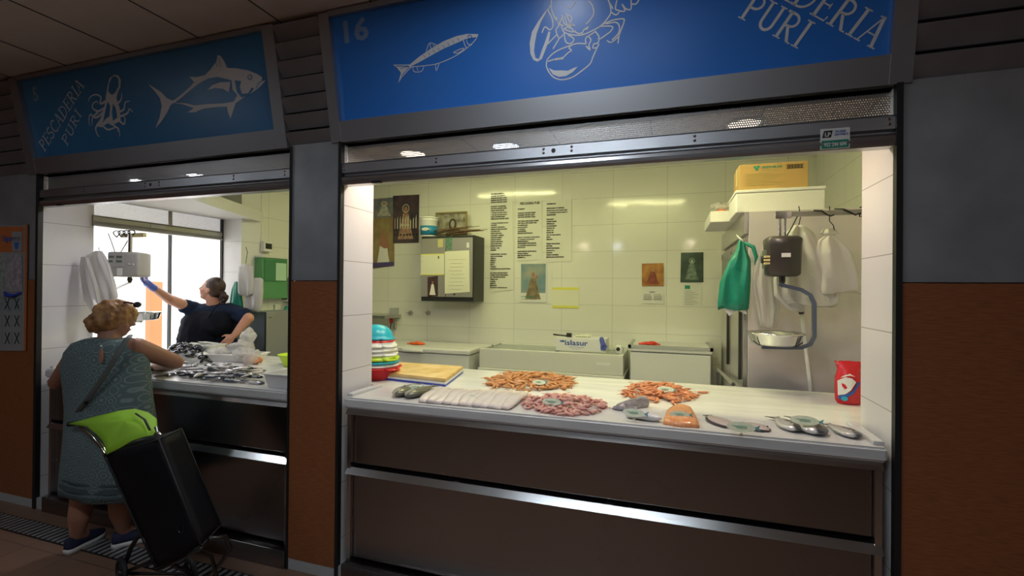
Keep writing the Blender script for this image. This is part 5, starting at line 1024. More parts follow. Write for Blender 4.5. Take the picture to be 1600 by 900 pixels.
# ---- tubs and trays
def tray(nm, lab, c, sx_, sy_, h, rz, m='foam', wall=.012, z=T, taper=.9):
    t = thing(nm, lab, 'tray', (c[0], c[1], z), rz); bm = B()
    def ring_(x, y, zz): return [V((sgx*x, sgy*y, zz)) for sgx, sgy in ((-1, -1), (1, -1), (1, 1), (-1, 1))]
    rings(bm, [ring_(sx_/2*taper, sy_/2*taper, .001), ring_(sx_/2, sy_/2, h), ring_(sx_/2+.008, sy_/2+.008, h), ring_(sx_/2+.008, sy_/2+.008, h+.008), ring_(sx_/2-wall, sy_/2-wall, h+.008), ring_(sx_/2*taper-wall, sy_/2*taper-wall, .012)])
    bmesh.ops.bevel(bm, geom=[e for e in bm.edges if abs(e.verts[0].co.z-e.verts[1].co.z) > .02], offset=.008, segments=2, affect='EDGES'); obj('tray_body', bm, m, t, False, world=False); return t
p = atZ(300, 556, T); tb = tray('white_tub', 'white plastic tub in front of the fishmonger, paper slips on top', (p.x+.02, p.y+.12), .26, .19, .085, .1, 'whitep')
for k, (dx, dy, r_) in enumerate(((-.05, -.02, .5), (.0, .01, -.3), (.06, .0, .2))):
    bm = B(); flatpoly(bm, [(-.07, -.035, 0), (.07, -.035, .006), (.07, .035, 0), (-.07, .035, -.004)], (0, 0, .0015)); o = obj('paper_slip', bm, 'paper', None); tag(o, ('left', 'middle', 'right')[k]+' white paper slip on the white tub', 'paper'); o.location = (p.x+.02+dx, p.y+.10+dy, T+.10+.006*k); o.rotation_euler = (.25*r_, .1, r_)
p = atZ(345, 566, T); tray('styrofoam_tray', 'long shallow white tray behind the sardines, plastic bag over it', (p.x+.0, p.y+.12), .50, .22, .055, .20)
c0_, c1_ = atZ(394, 587, T+.085), atZ(452, 592, T+.085); d = V((1, 0, 0)); n = V((0, 1, 0)); wd = min(.44, -2.185-c0_.x); p = V((c0_.x, max(c0_.y, .05), T))+d*wd/2+n*.19
tray('fish_box', 'large cream fish box at the right end of the left worktop', (p.x, p.y), wd, .38, .078, 0, 'foam')
# bag with prawns inside
p = atZ(368, 566, T); bm = B()
for (dx, dy, dz, rx_, ry_, rz_) in ((-.16, .02, .075, .13, .07, .03), (-.02, .08, .12, .11, .07, .06), (.02, .10, .20, .06, .05, .06), (.10, .02, .07, .12, .08, .05), (.18, -.03, .04, .07, .06, .035)): ell(bm, (p.x+dx, p.y+dy, T+dz), (rx_, ry_, rz_))
o = remesh('clear_plastic_bag', bm, 'bagclear', None, .010, 3, disp=.045, dscale=14); tag(o, 'crumpled clear plastic bag standing over the long tray', 'bag')
a = V((p.x+.21, p.y-.02, T)); bm = B(); ell(bm, (a.x, a.y, T+.03), (.075, .05, .028)); o = remesh('prawn_portion', bm, 'prawnC', None, .008, 2, disp=.02, dscale=40); tag(o, 'orange seafood portion at the right end of the clear bag', 'seafood')
# lime bowl
p = atZ(456, 572, T); t = thing('bowl', 'lime green bowl half hidden behind the middle pier', 'bowl', (p.x, p.y, T)); obj('bowl_body', lathe(B(), (p.x, p.y, T), [(.001, 0), (.055, 0), (.06, .006), (.10, .09), (.105, .095), (.098, .095), (.05, .01), (.001, .008)], 32), 'lime', t, True)
# ---- light scale on its rail
sy0 = .50; a, b_ = atY(177, 396, sy0), atY(230, 433, sy0); cx_ = (a.x+b_.x)/2; zt_, zb_ = a.z+.005, b_.z
t = thing('hanging_rail', 'cream steel rail holding the light grey scale and its cables', 'rail', (-4.49, sy0+.06, 2.10)); rz_ = 2.105
obj('bar', box(B(), (-4.49, sy0+.05, rz_-.018), (cx_+.075, sy0+.08, rz_+.018), .002), 'tape', t); obj('brace', tube(B(), [(-4.49, sy0+.02, 1.90), (cx_-.05, sy0+.03, rz_-.02)], .007, 8), 'chrome', t)
for k in range(4): obj('cable_loop', tube(B(), [(cx_-.22+k*.06+.035*math.cos(a_), sy0+.035+.01*math.sin(a_*2), rz_+.012+.028*math.sin(a_)) for a_ in [2*PI*j/12 for j in range(13)]], .005, 6), 'black', t)
t = thing('hanging_scale', 'light grey hanging scale the fishmonger is touching', 'scale', (cx_, sy0, zb_), 0.52)
h2 = (zt_-zb_)
bm = B(); box(bm, (-.115, -.10, 0), (.115, .10, h2), .02); hs = obj('housing', bm, 'scalegrey', t, True, world=False)
for (x0_, x1_, z0_, z1_, m_, n_) in ((-.105, .005, .085, h2-.02, 'trimgrey', 'display_panel'), (-.098, -.06, h2-.055, h2-.035, 'lcd', 'display'), (-.045, -.005, h2-.055, h2-.035, 'lcd', 'display'), (-.098, -.07, h2-.09, h2-.072, 'lcd', 'display'), (-.045, -.005, h2-.09, h2-.072, 'lcd', 'display'), (-.04, .0, .01, .07, 'paper', 'label_plate')):
    obj(n_, box(B(), (x0_, -.104 if m_ == 'trimgrey' else -.106, z0_), (x1_, -.1005 if m_ == 'trimgrey' else -.104, z1_)), m_, hs, world=False)
for k in range(2): obj('rivet', ell(B(), (.045+.03*k, -.102, h2*.5), (.008, .004, .008), seg=10, ring=6), 'paper', hs, True, world=False)
obj('hanger_tube', cyl(B(), (.0, 0, h2), (.0, 0, rz_-zb_), .016), 'chrome', t, world=False); obj('knob', tube(B(), [(0, 0, -.045), (0, 0, -.02), (0, 0, 0)], [.012, .02, .014], 12), 'blackp', t, world=False)
obj('cable', tube(B(), [(-.10, -.02, h2), (-.12, -.03, h2+.08), (-.15, -.02, rz_-zb_)], .004, 6), 'black', t, world=False)
pc = atY(221, 500, sy0); lx, ly = pc.x-cx_, 0
Rz = Matrix.Rotation(-.52, 3, 'Z'); L_ = lambda x, y, z: Rz @ V((x, y, z))
obj('pan_arm', tube(B(), [L_(0, 0, -.045), L_(-.10, 0, -.075), L_(-.20, 0, -.11), L_(-.22, 0, -.16), L_(-.20, 0, pc.z-zb_-.02), L_(lx, 0, pc.z-zb_-.012)], .011, 8), 'steel', t, world=False)
pan = lathe(B(), (0, 0, 0), [(.001, 0), (.10, 0), (.118, .012), (.132, .055), (.142, .062), (.142, .066), (.130, .062), (.112, .016), (.10, .006), (.001, .006)], 40); bmesh.ops.translate(pan, vec=L_(lx, 0, pc.z-zb_-.0), verts=pan.verts); obj('pan', pan, 'chrome', t, True, world=False)
# ---- hanging bags of the left stall
a = atY(154, 392, .34); hang('white_bag_bundle', 'white plastic bags hanging on the left tiled jamb', a, [(0, .03, .015, 0), (.04, .10, .03, -.03), (.12, .15, .04, -.02), (.24, .15, .045, .03), (.36, .13, .04, .08), (.42, .09, .03, .10)], 'bagwhite', [(0, 0, .03), (.02, -.01, .02), (.01, 0, 0)], 6, .4, seed=14)
a = atY(140, 402, .26); hang('white_bag_bundle', 'greyish loose bag end hanging lowest on the left jamb', a+V((-.02, -.02, 0)), [(0, .03, .015, 0), (.1, .06, .025, .02), (.22, .07, .03, .06), (.34, .07, .03, .10), (.42, .04, .02, .14)], 'bagclear', None, 5, .5, seed=15)
a = atY(384, 412, 1.50); hang('white_bag_bundle', 'white bag bundle hanging before the corner pier, left one', a, [(0, .02, .015, 0), (.03, .09, .03, 0), (.12, .10, .04, 0), (.30, .10, .04, .01), (.32, .09, .03, .01)], 'bagwhite', [(0, 0, .17), (.02, 0, .12), (0, 0, 0)], 4, .3, seed=16)
a = atY(400, 434, 1.54); hang('white_bag_bundle', 'cream bag bundle hanging beside the green wall box', a, [(0, .06, .02, 0), (.02, .09, .03, 0), (.15, .11, .04, -.02), (.32, .10, .04, -.03), (.34, .08, .03, -.03)], 'bagwhite', None, 4, .3, seed=17)
a = atY(370, 440, 1.52); hang('green_bag', 'green bag hanging behind the fishmonger', a, [(0, .02, .015, 0), (.08, .05, .03, 0), (.25, .08, .04, .0), (.40, .07, .03, .01)], 'baggreen', None, 5, .3, seed=18)
a = atX(449, 478, -4.16); hang('green_bag', 'long green bag hanging low on the wall by the middle pier', a, [(0, .02, .015, 0), (.06, .06, .03, 0), (.25, .11, .05, .02), (.42, .13, .05, .02), (.46, .10, .04, .02)], 'baggreen', None, 6, .3, seed=19, ax=(0, 1))
# ---- wall fittings behind the fishmonger
WX = -4.239
def wbox(nm, lab, cat, pl, d, m):
    a, b_ = atX(*pl[0], WX), atX(*pl[1], WX); t = thing(nm, lab, cat, (WX, (a.y+b_.y)/2, b_.z)); obj('body', box(B(), (WX, a.y, b_.z), (WX+d, b_.y, a.z), .004), m, t); return t, a, b_
t, a, b_ = wbox('electrical_cabinet', 'green metal cabinet with a paper sheet on the rear left wall', 'cabinet', ((398, 402), (438, 466)), .10, mat('green_metal', (.10, .30, .12), .4))
obj('door', box(B(), (WX+.101, a.y+.03, b_.z+.19), (WX+.108, b_.y-.02, a.z-.02), .003), mat('green_door', (.06, .22, .10), .35), t); obj('paper_sheet', box(B(), (WX+.109, (a.y+b_.y)/2+.0, b_.z+.20), (WX+.111, b_.y-.03, a.z-.05)), mat('pale_green_paper', (.45, .68, .48), .5), t); obj('top_edge', box(B(), (WX, a.y-.008, a.z), (WX+.112, b_.y+.008, a.z+.02)), 'enamel2', t)
t, a, b_ = wbox('switch_box', 'small white switch box with black window above the green cabinet', 'switch box', ((407, 377), (420, 394)), .05, 'whitep'); obj('window', box(B(), (WX+.051, a.y+.02, b_.z+.03), (WX+.054, b_.y-.01, a.z-.02)), 'ink', t)
t, a, b_ = wbox('soap_dispenser', 'cream dispenser on the wall beside the green cabinet', 'dispenser', ((440, 433), (457, 470)), .11, 'whitep'); obj('spout', box(B(), (WX+.05, a.y+.03, b_.z-.025), (WX+.08, a.y+.06, b_.z-.001)), 'trimgrey', t); obj('black_side', box(B(), (WX+.01, a.y-.004, b_.z+.02), (WX+.09, a.y-.001, a.z-.02)), 'ink', t)
t = thing('steel_cabinet', 'blue-grey steel cabinet behind the fishmonger', 'cabinet', (-4.05, 1.8, .08)); p = atY(417, 487, 1.62)
obj('body', box(B(), (-4.238, 1.62, .10), (p.x-.03, 2.05, p.z), .003), mat('blue_grey_steel', (.36, .42, .48), .4, .5), t); obj('door_edge', box(B(), (p.x-.028, 1.615, .10), (p.x, 2.05, p.z+.0), .002), 'frame', t); obj('handle', cyl(B(), (p.x, 1.64, p.z-.06), (p.x+.05, 1.64, p.z-.06), .006), 'chrome', t); obj('foot', box(B(), (-4.2, 1.7, .081), (p.x-.06, 2.0, .099)), 'blackp', t)
t, a, b_ = wbox('wall_conduit', 'vertical pale conduit on the rear wall left of the long green bag', 'conduit', ((427, 476), (433, 560)), .03, 'enamel2')
# ---- outdoors
a = atX(244, 440, -6.6); t = thing('orange_post', 'orange post outside the bright side opening', 'post', (-6.6, a.y, 0)); obj('post_body', box(B(), (-6.7, a.y-.07, .08), (-6.6, a.y+.09, a.z), .004), 'orangepost', t); obj('foot_plate', box(B(), (-6.74, a.y-.12, 0), (-6.56, a.y+.13, .08)), 'orangepost', t)
a = atX(206, 445, -9.0); b_ = atX(236, 500, -9.0); t = thing('railing', 'pale railing outside behind the light scale', 'railing', (-9, (a.y+b_.y)/2, 0)); zr = a.z
obj('top_bar', box(B(), (-9.02, a.y-.6, zr-.03), (-8.98, b_.y+.6, zr)), 'trimgrey', t); obj('bottom_bar', box(B(), (-9.02, a.y-.6, .1), (-8.98, b_.y+.6, .13)), 'trimgrey', t)
k = a.y-.6; i = 0
while k < b_.y+.6:
    obj('baluster', box(B(), (-9.01, k-.006, 0 if i % 6 == 0 else .13), (-8.99, k+.006, zr-.03)), 'trimgrey', t); k += .10; i += 1
a = atX(266, 400, -5.2); t = thing('door_frame', 'thin dark upright of the glazed door outside', 'door frame', (-5.2, a.y, 0)); obj('upright', box(B(), (-5.22, a.y-.012, .0), (-5.19, a.y+.012, 2.6)), 'tube', t); obj('head', box(B(), (-5.22, a.y-.012, 2.6), (-5.19, a.y+1.2, 2.64)), 'tube', t)
# ---- promotion sheets on the far left cladding
def lq(px, py): return atY(px, py, -.010)
t = thing('market_poster', 'tall orange and white promotion poster on the far left pier', 'poster', (lq(20, 540).x, -.01, 1.2))
def quad(x0, y0, x1, y1, m, nm, d): return obj(nm, flatpoly(B(), [lq(x0, y0)-Y_*d, lq(x1, y0)-Y_*d, lq(x1, y1)-Y_*d, lq(x0, y1)-Y_*d], (0, -.001, 0)), m, t)
og = mat('orange_print', (.52, .15, .04), .5); wp = mat('off_white_print', (.30, .31, .31), .5)
quad(-40, 352, 39, 548, wp, 'sheet', 0); quad(-40, 354, 37, 394, og, 'orange_band', .002); quad(20, 362, 35, 393, wp, 'white_panel', .004); quad(-40, 396, 12, 460, mat('grey_green_print', (.2, .26, .25), .5, col2=(.4, .4, .36), vscale=30), 'photo_panel', .002)
quad(12, 398, 36, 456, mat('leaflet_print', (.46, .42, .42), .5, col2=(.25, .22, .25), vscale=25), 'leaflet', .004)
text('lettering', 'Siguenos', .05, lq(5, 377)-Y_*.005, X_, Z_, 'inkblue', t, width=.22, height=.06, bold=.001); text('lettering', 'w', .06, lq(24, 389)-Y_*.006, X_, Z_, mat('bright_blue_print', (.03, .15, .5), .5), t, width=.065, height=.06, bold=.004)
pm = mat('teal_grey_print', (.30, .36, .36), .5, col2=(.16, .20, .20), vscale=30)
for r_ in range(3):
    for c_ in range(4): quad(-24+c_*15, 463+r_*27, -11+c_*15, 486+r_*27, pm if r_ == 0 else wp, 'small_panel', .002)
bm = B()
for r_ in range(3):
    for c_ in range(4):
        a, b_, c2, d2 = lq(-21+c_*15, 466+r_*27)-Y_*.004, lq(-14+c_*15, 483+r_*27)-Y_*.004, lq(-14+c_*15, 466+r_*27)-Y_*.004, lq(-21+c_*15, 483+r_*27)-Y_*.004; tube(bm, [a, b_], .004, 4); tube(bm, [c2, d2], .004, 4)
obj('printed_utensils', bm, 'ink', t)
o = obj('sheet_edge', box(B(), (lq(38, 545).x, -.014, lq(0, 545).z), (lq(41, 545).x, -.010, lq(0, 352).z)), og, t)
bm = B(); tube(bm, [lq(10, 456)-Y_*.012, lq(14, 461)-Y_*.014, lq(24, 462)-Y_*.014, lq(35, 457)-Y_*.012], [.006, .016, .014, .006], 8); o = obj('blue_ribbon', bm, 'blue', None, True); tag(o, 'crumpled blue ribbon across the far left poster', 'ribbon')
# ---- floor drain and ceiling vent
t = thing('floor_grating', 'long metal drain grating along the foot of the stalls', 'grating', (-3.5, -.2, 0)); obj('drain_frame', box(B(), (-6.5, -.275, .0005), (.9, -.125, .003)), 'tube', t)
bm = B(); gm = mat('grating_steel', (.45, .45, .45), .4, .6)
for k in range(148): box(bm, (-6.48+k*.05, -.265, .003), (-6.455+k*.05, -.135, .006))
o = obj('slots', bm, gm, t)
a, b_ = atZ(22, 0, 3.195), atZ(85, -6, 3.195); t = thing('ceiling_vent', 'square ceiling vent at the upper left corner', 'vent', (-3.45, -.95, 3.19)); obj('vent_frame', box(B(), (-3.60, -1.12, 3.185), (-3.28, -.76, 3.1955), .002), 'enamel2', t)
for k in range(5): obj('slat', box(B(), (-3.58, -1.10+k*.066, 3.178), (-3.30, -1.065+k*.066, 3.184)), 'louvre', t)

# ================================================================== PEOPLE
def basis(f, up=V((0, 0, 1))):
    f = V(f).normalized(); l = up.cross(f).normalized(); u = f.cross(l); return Matrix((f, l, u)).transposed()
def head_prims(bm, c, R, s=1.0, jaw=1.0):
    P = lambda x, y, z: V(c) + R @ (V((x, y, z))*s); E = lambda p, r: ell(bm, P(*p), tuple(k*s for k in r), R)
    E((-.010, 0, .035), (.098, .076, .092)); E((.028, 0, -.035), (.066, .060, .080)); E((.060, 0, -.092), (.028, .030, .022)); E((.070, 0, .020), (.022, .050, .022))
    cap(bm, P(.092, 0, .012), P(.116, 0, -.026), .010*s, .0145*s, 10); E((.104, .014, -.030), (.012, .009, .008)); E((.104, -.014, -.030), (.012, .009, .008))
    E((.090, 0, -.060), (.012, .024, .0065)); E((.088, 0, -.072), (.012, .021, .007))
    for sg in (-1, 1): E((.062, sg*.040, -.030), (.026, .022, .024)); E((-.012, sg*.078, -.012), (.018, .008, .030))
    E((.02, 0, -.085), (.055, .045, .03))
    return P
def eyes(P, R, s, par):
    for sg in (-1, 1):
        e = obj('eye', ell(B(), P(.083, sg*.031, .003), (.011*s,)*3, seg=12, ring=8), 'paper', par, True); obj('iris', ell(B(), P(.0915, sg*.032, .004), (.005*s,)*3, seg=10, ring=6), 'ink', e, True)
        obj('eyebrow', tube(B(), [P(.090, sg*.016, .024), P(.090, sg*.034, .030), P(.078, sg*.050, .025)], [.002, .003, .002], 6), 'hairbrown', par, True)
    obj('lips', ell(B(), P(.098, 0, -.065), (.006*s, .022*s, .006*s), R), mat('lip_pink', (.38, .12, .10), .5), par, True)
def hand_prims(bm, w, d, n, curl=.5, s=1.0, side=1, spread=.2):
    # w wrist, d direction to fingers, n back-of-hand normal, side: thumb side sign
    d = V(d).normalized(); n = (V(n)-d*V(n).dot(d)).normalized(); l = n.cross(d)*side; w = V(w)
    cap(bm, w, w+d*.035*s, .024*s, .028*s, 12); R = Matrix((d, l, n)).transposed(); ell(bm, w+d*.058*s, (.048*s, .040*s, .015*s), R)
    for k, (o_, ln) in enumerate(((.030, .070), (.010, .078), (-.010, .073), (-.029, .058))):
        b = w+d*.092*s+l*o_*s; a0 = curl*.6; dd = (d+l*spread*o_*8).normalized()
        p = b-dd*.02*s; 
        for j, f in enumerate((.45, .32, .26)):
            v = dd*math.cos(a0)-n*math.sin(a0); e = p+v*(ln*f+(.02 if j == 0 else 0))*s; cap(bm, p, e, (.0098-.0008*j)*s, (.0092-.0009*j)*s, 8); p = e; a0 += curl*.8
    b = w+d*.03*s+l*.028*s; v = (d*.65+l*.75-n*.25).normalized(); e = b+v*.040*s; cap(bm, b, e, .0125*s, .0105*s, 8); v2 = (d*.9+l*.35-n*.35).normalized(); cap(bm, e, e+v2*.032*s, .0102*s, .0085*s, 8)
# ---------- the fishmonger, seen from the side, reaching for the scale
sy_ = 1.31
F_ = lambda x, y, d=0: atY(x, y, sy_+d)
hc = F_(331, 453, -.04); shL = F_(308, 485, -.06); shR = F_(362, 484, .04); chest = F_(332, 512); waist = F_(329, 545); hip = V((waist.x, sy_, .95))
t = thing('person', 'fishmonger in navy t-shirt and black apron, arm raised to the light scale', 'person', (hip.x, sy_, .08))
fd = V((-.90, -.28, .30)); R = basis(fd); elL = atY(264, 467, .98); wrL = atY(236, 447, .72); elR = F_(388, 497, -.02); wrR = F_(366, 524, -.12)
bm = B(); P = head_prims(bm, hc, R, 1.0)
nb = (shL+shR)/2+V((0, 0, .035)); cap(bm, nb+V((0, 0, -.05)), hc+R @ V((-.03, 0, -.06)), .072, .060)
cap(bm, shL+V((.02, 0, -.01)), elL, .062, .046); cap(bm, elL, wrL, .046, .028)
cap(bm, shR+V((-.02, 0, -.02)), elR, .064, .052); cap(bm, elR, wrR, .050, .030)
hand_prims(bm, wrL, (atY(214, 430, .60)-wrL), V((0, -.8, .6)), .6, .98, 1, .05); hand_prims(bm, wrR, V((-.5, -.35, -.6)), V((.5, -.8, 0)), .5, 1.0, -1)
cap(bm, shL+V((.05, 0, -.06)), shR+V((-.05, 0, -.06)), .11, .11); cap(bm, chest, hip, .17, .18)
for sg in (-1, 1): cap(bm, hip+V((sg*.09, 0, 0)), V((hip.x+sg*.11, sy_, .52)), .10, .065); cap(bm, V((hip.x+sg*.11, sy_, .52)), V((hip.x+sg*.11, sy_, .17)), .062, .045)
bd = remesh('body', bm, 'skin', t, .008, 3)
eyes(P, R, 1.0, t)
bm = B(); cap(bm, shL+V((.04, 0, -.055)), shR+V((-.03, 0, -.06)), .125, .125); cap(bm, chest+V((0, 0, .0)), waist+V((.01, 0, -.05)), .215, .235); cap(bm, F_(305, 505, -.04), F_(358, 508, .02), .125, .125)
cap(bm, shL+V((.03, 0, -.015)), shL+(elL-shL)*.40+V((0, 0, -.006)), .082, .074); cap(bm, shR+V((-.03, 0, -.02)), shR+(elR-shR)*.75, .088, .080); cap(bm, chest+V((-.05, -.06, .02)), chest+V((-.08, -.06, -.03)), .12, .13); cap(bm, waist, hip, .225, .22)
remesh('tshirt', bm, 'shirt', t, .010, 4, disp=.010, dscale=14)
bm = B(); cap(bm, F_(322, 505, -.10), F_(344, 506, -.09), .125, .125); cap(bm, chest+V((-.02, -.06, -.03)), waist+V((-.02, -.06, 0)), .222, .235); cap(bm, waist+V((-.04, -.06, -.08)), V((hip.x-.03, sy_-.06, .62)), .22, .20)
remesh('apron', bm, 'apron', t, .010, 4, disp=.008, dscale=12)
obj('apron_strap', tube(B(), [F_(325, 497, -.20), F_(333, 485, -.17), F_(343, 474, -.13), F_(352, 469, -.02)], .009, 8, .5), 'apron', t, True)
bm = B()
hand_prims(bm, wrL, (atY(214, 430, .60)-wrL), V((0, -.8, .6)), .6, 1.14, 1, .05); cap(bm, wrL+(elL-wrL).normalized()*.04, wrL, .034, .030); remesh('glove', bm, 'glove', t, .0045, 2)
bm = B(); ell(bm, P(-.022, 0, .045), (.095, .082, .094), R); ell(bm, P(-.05, 0, .0), (.065, .078, .07), R)
cut = P(.045, 0, .09); o = remesh('hair', bm, 'hairbrown', t, .007, 3, disp=.003, dscale=30)
bm = B(); ell(bm, P(-.135, 0, -.03), (.042, .040, .042), R); cap(bm, P(-.10, 0, .0), P(-.13, 0, -.02), .03, .035); cap(bm, P(-.14, 0, -.03), P(-.165, .01, -.085), .034, .014); remesh('hair_bun', bm, 'hairbrown', t, .006, 2, disp=.012, dscale=45)
obj('hair_tie', tube(B(), [P(-.108, .026*math.cos(a_), -.008+.026*math.sin(a_)) for a_ in [2*PI*k/14 for k in range(15)]], .006, 6), 'ink', t, True)
bm = B(); 
for sg in (-1, 1): cap(bm, V((hip.x+sg*.09, sy_, .92)), V((hip.x+sg*.11, sy_, .52)), .115, .082); cap(bm, V((hip.x+sg*.11, sy_, .52)), V((hip.x+sg*.11, sy_, .16)), .08, .06)
remesh('trousers', bm, 'jeans', t, .014, 3)
for sg in (-1, 1): 
    bm = B(); ell(bm, (hip.x+sg*.11-.04, sy_-.03, .125), (.12, .05, .045), Matrix.Rotation(.4, 3, 'Z')); remesh('shoe', bm, 'whitep', t, .008, 2)

# ---------- the customer, seen from behind
cy_ = -.28
Q_ = lambda x, y, d=0: atY(x, y, cy_+d)
fl_, fr_ = atZ(105, 862, 0), atZ(172, 858, 0)
hc = Q_(178, 499, .02); t = thing('person', 'customer in a patterned teal-grey dress, leaning on the left worktop', 'person', ((fl_.x+fr_.x)/2, (fl_.y+fr_.y)/2, 0))
R = basis(V((.55, .80, -.12))); bm = B(); P = head_prims(bm, hc, R, .88)
shL = Q_(122, 548, 0); shR = Q_(214, 543, .02); el = Q_(88, 598, .10); elr = atY(274, 566, -.02); wl = atY(105, 588, .06); wl.z = 1.10; wr = atY(246, 575, .16); wr.z = 1.10; pel = Q_(168, 690, .0)
cap(bm, Q_(172, 540, .0), hc+V((-.01, -.02, -.07)), .062, .056); cap(bm, shL+V((.05, 0, -.04)), shR+V((-.05, 0, -.04)), .065, .065)
cap(bm, shL, el, .055, .046); cap(bm, el, wl, .044, .028); cap(bm, shR, elr, .060, .048); cap(bm, elr, wr, .047, .030)
hand_prims(bm, wl, V((.5, .6, -.12)), V((0, 0, 1)), .3, 1, -1); hand_prims(bm, wr, V((-.7, .5, -.12)), V((0, 0, 1)), .3, 1, 1)
cap(bm, Q_(170, 590, 0), pel, .125, .14)
kl = Q_(128, 790, .0); kr = Q_(186, 785, .06)
al = V((fl_.x+.035, fl_.y+.03, .10)); ar = V((fr_.x+.03, fr_.y+.06, .10))
cap(bm, pel+V((-.09, 0, 0)), kl+V((0, 0, .04)), .10, .062); cap(bm, kl+V((0, 0, .04)), kl+(al-kl)*.35, .060, .062); cap(bm, kl+(al-kl)*.35, al, .062, .036)
cap(bm, pel+V((.09, 0, 0)), kr+V((0, 0, .04)), .10, .062); cap(bm, kr+V((0, 0, .04)), kr+(ar-kr)*.35, .060, .062); cap(bm, kr+(ar-kr)*.35, ar, .062, .036)
cap(bm, al, al+V((-.02, .08, -.05)), .034, .03); cap(bm, ar, ar+V((.05, .08, -.05)), .034, .03)
remesh('body', bm, 'skintan', t, .008, 3); eyes(P, R, .88, t)
# dress: lofted over the body
rr = []
for (y, xl, xr, dp) in ((528, 148, 199, .062), (530, 136, 207, .095), (536, 122, 215, .120), (550, 113, 222, .140), (575, 109, 225, .150), (600, 113, 228, .150), (640, 118, 231, .160), (675, 117, 235, .172), (700, 115, 236, .180), (735, 113, 233, .178), (766, 112, 226, .172)):
    a, b_ = Q_(xl, y), Q_(xr, y); c = (a+b_)/2; hw = (b_-a).length/2*.935
    rr.append([V((c.x+hw*math.copysign(abs(math.cos(an))**.85, math.cos(an)), cy_+dp*math.sin(an)*(1+.05*math.sin(an*7+y*.03)), c.z+.004*math.sin(3*an))) for an in [2*PI*k/64 for k in range(64)]])
fine = []
for i in range(len(rr)-1):
    for k in range(3): fine.append([p*(1-k/3)+q2*(k/3) for p, q2 in zip(rr[i], rr[i+1])])
fine.append(rr[-1]); bm = B(); rings(bm, fine); d_ = obj('dress', bm, 'dress', t, True)
bm = B()
for yb, hgt in ((738, .006), (748, .014), (758, .006)):
    a, b_ = Q_(113, yb), Q_(233 if yb < 745 else 229, yb); c = (a+b_)/2; hw = (b_-a).length/2*.94
    rings(bm, [[V((c.x+(hw+.002)*math.copysign(abs(math.cos(an))**.85, math.cos(an)), cy_+.182*math.sin(an), c.z+dz)) for an in [2*PI*k/64 for k in range(64)]] for dz in (-hgt, hgt)], caps=False)
obj('hem_border', bm, mat('dark_hem_print', (.05, .08, .085), .9), t, True)
kc = Q_(158, 556, -.147); bm = B(); ell(bm, kc, (.016, .006, .042)); obj('back_opening', bm, 'skintan', t, True); obj('button', ell(B(), Q_(158, 541, -.137), (.006,)*3, seg=10, ring=8), 'paper', t, True)
st_ = [Q_(204, 524, -.02), Q_(197, 531, -.125), Q_(180, 560, -.162), Q_(160, 592, -.172), Q_(140, 620, -.178), Q_(124, 640, -.172), Q_(113, 654, -.13), Q_(106, 662, -.02)]
obj('bag_strap', tube(B(), st_, .014, 8, .35), 'strap', t, True); obj('strap_buckle', ell(B(), Q_(134, 628, -.175), (.02, .008, .02)), 'tube', t, True)
obj('cord', tube(B(), [Q_(113, 655, -.10), Q_(112, 675, -.12), Q_(118, 690, -.14)], .005, 6), 'ink', t, True)
# bob hair
bm = B(); cc = Q_(173, 494, .02)
ell(bm, cc+V((.008, .02, .008)), (.104, .118, .098)); ell(bm, cc+V((-.045, -.02, -.040)), (.072, .085, .066)); ell(bm, cc+V((-.015, -.05, -.060)), (.072, .055, .045)); ell(bm, cc+V((.035, -.03, -.02)), (.068, .08, .07)); ell(bm, cc+V((.062, .0, .02)), (.045, .055, .055))
remesh('hair', bm, 'hairblonde', t, .007, 3, disp=.014, dscale=21)
g = Q_(205, 473, .0); obj('sunglasses', tube(B(), [g+V((-.03, -.02, .0)), g+V((.0, -.02, .003)), g+V((.02, .0, -.005)), g+V((.022, .03, -.01))], .006, 8), mat('dark_red_frame', (.08, .01, .015), .25), t, True); obj('sunglass_lens', ell(B(), g+V((.022, .02, -.012)), (.008, .025, .018)), 'eye', t, True)
for (a, toe, nm) in ((al, V((-.03, .17, 0)), 'l'), (ar, V((.10, .15, 0)), 'r')):
    h_ = V((a.x, a.y-.02, 0)); e = h_+toe*1.05; d = (e-h_).normalized(); l = V((-d.y, d.x, 0)); Lf = .245; st0 = h_-d*.045
    out = [st0+d*(Lf*s)+l*w_ for s, w_ in ((0, .018), (.08, .032), (.35, .034), (.65, .044), (.88, .036), (1, .012))]+[st0+d*(Lf*s)+l*w_ for s, w_ in ((1, -.012), (.88, -.034), (.65, -.040), (.35, -.032), (.08, -.032), (0, -.018))]
    s_ = obj('shoe', rings(bm := B(), [[v+V((0, 0, z)) for v in out] for z in (.004, .034)]) and bm, 'sole', t, True)
    c = st0+d*Lf*.5; up_ = B(); rings(up_, [[c+(v-c)*k+V((0, 0, z))-d*sh for v in out] for k, z, sh in ((.98, .034, 0), (.96, .055, 0), (.75, .075, .03), (.45, .095, .06))]); obj('shoe_upper', up_, 'shoe', s_, True)
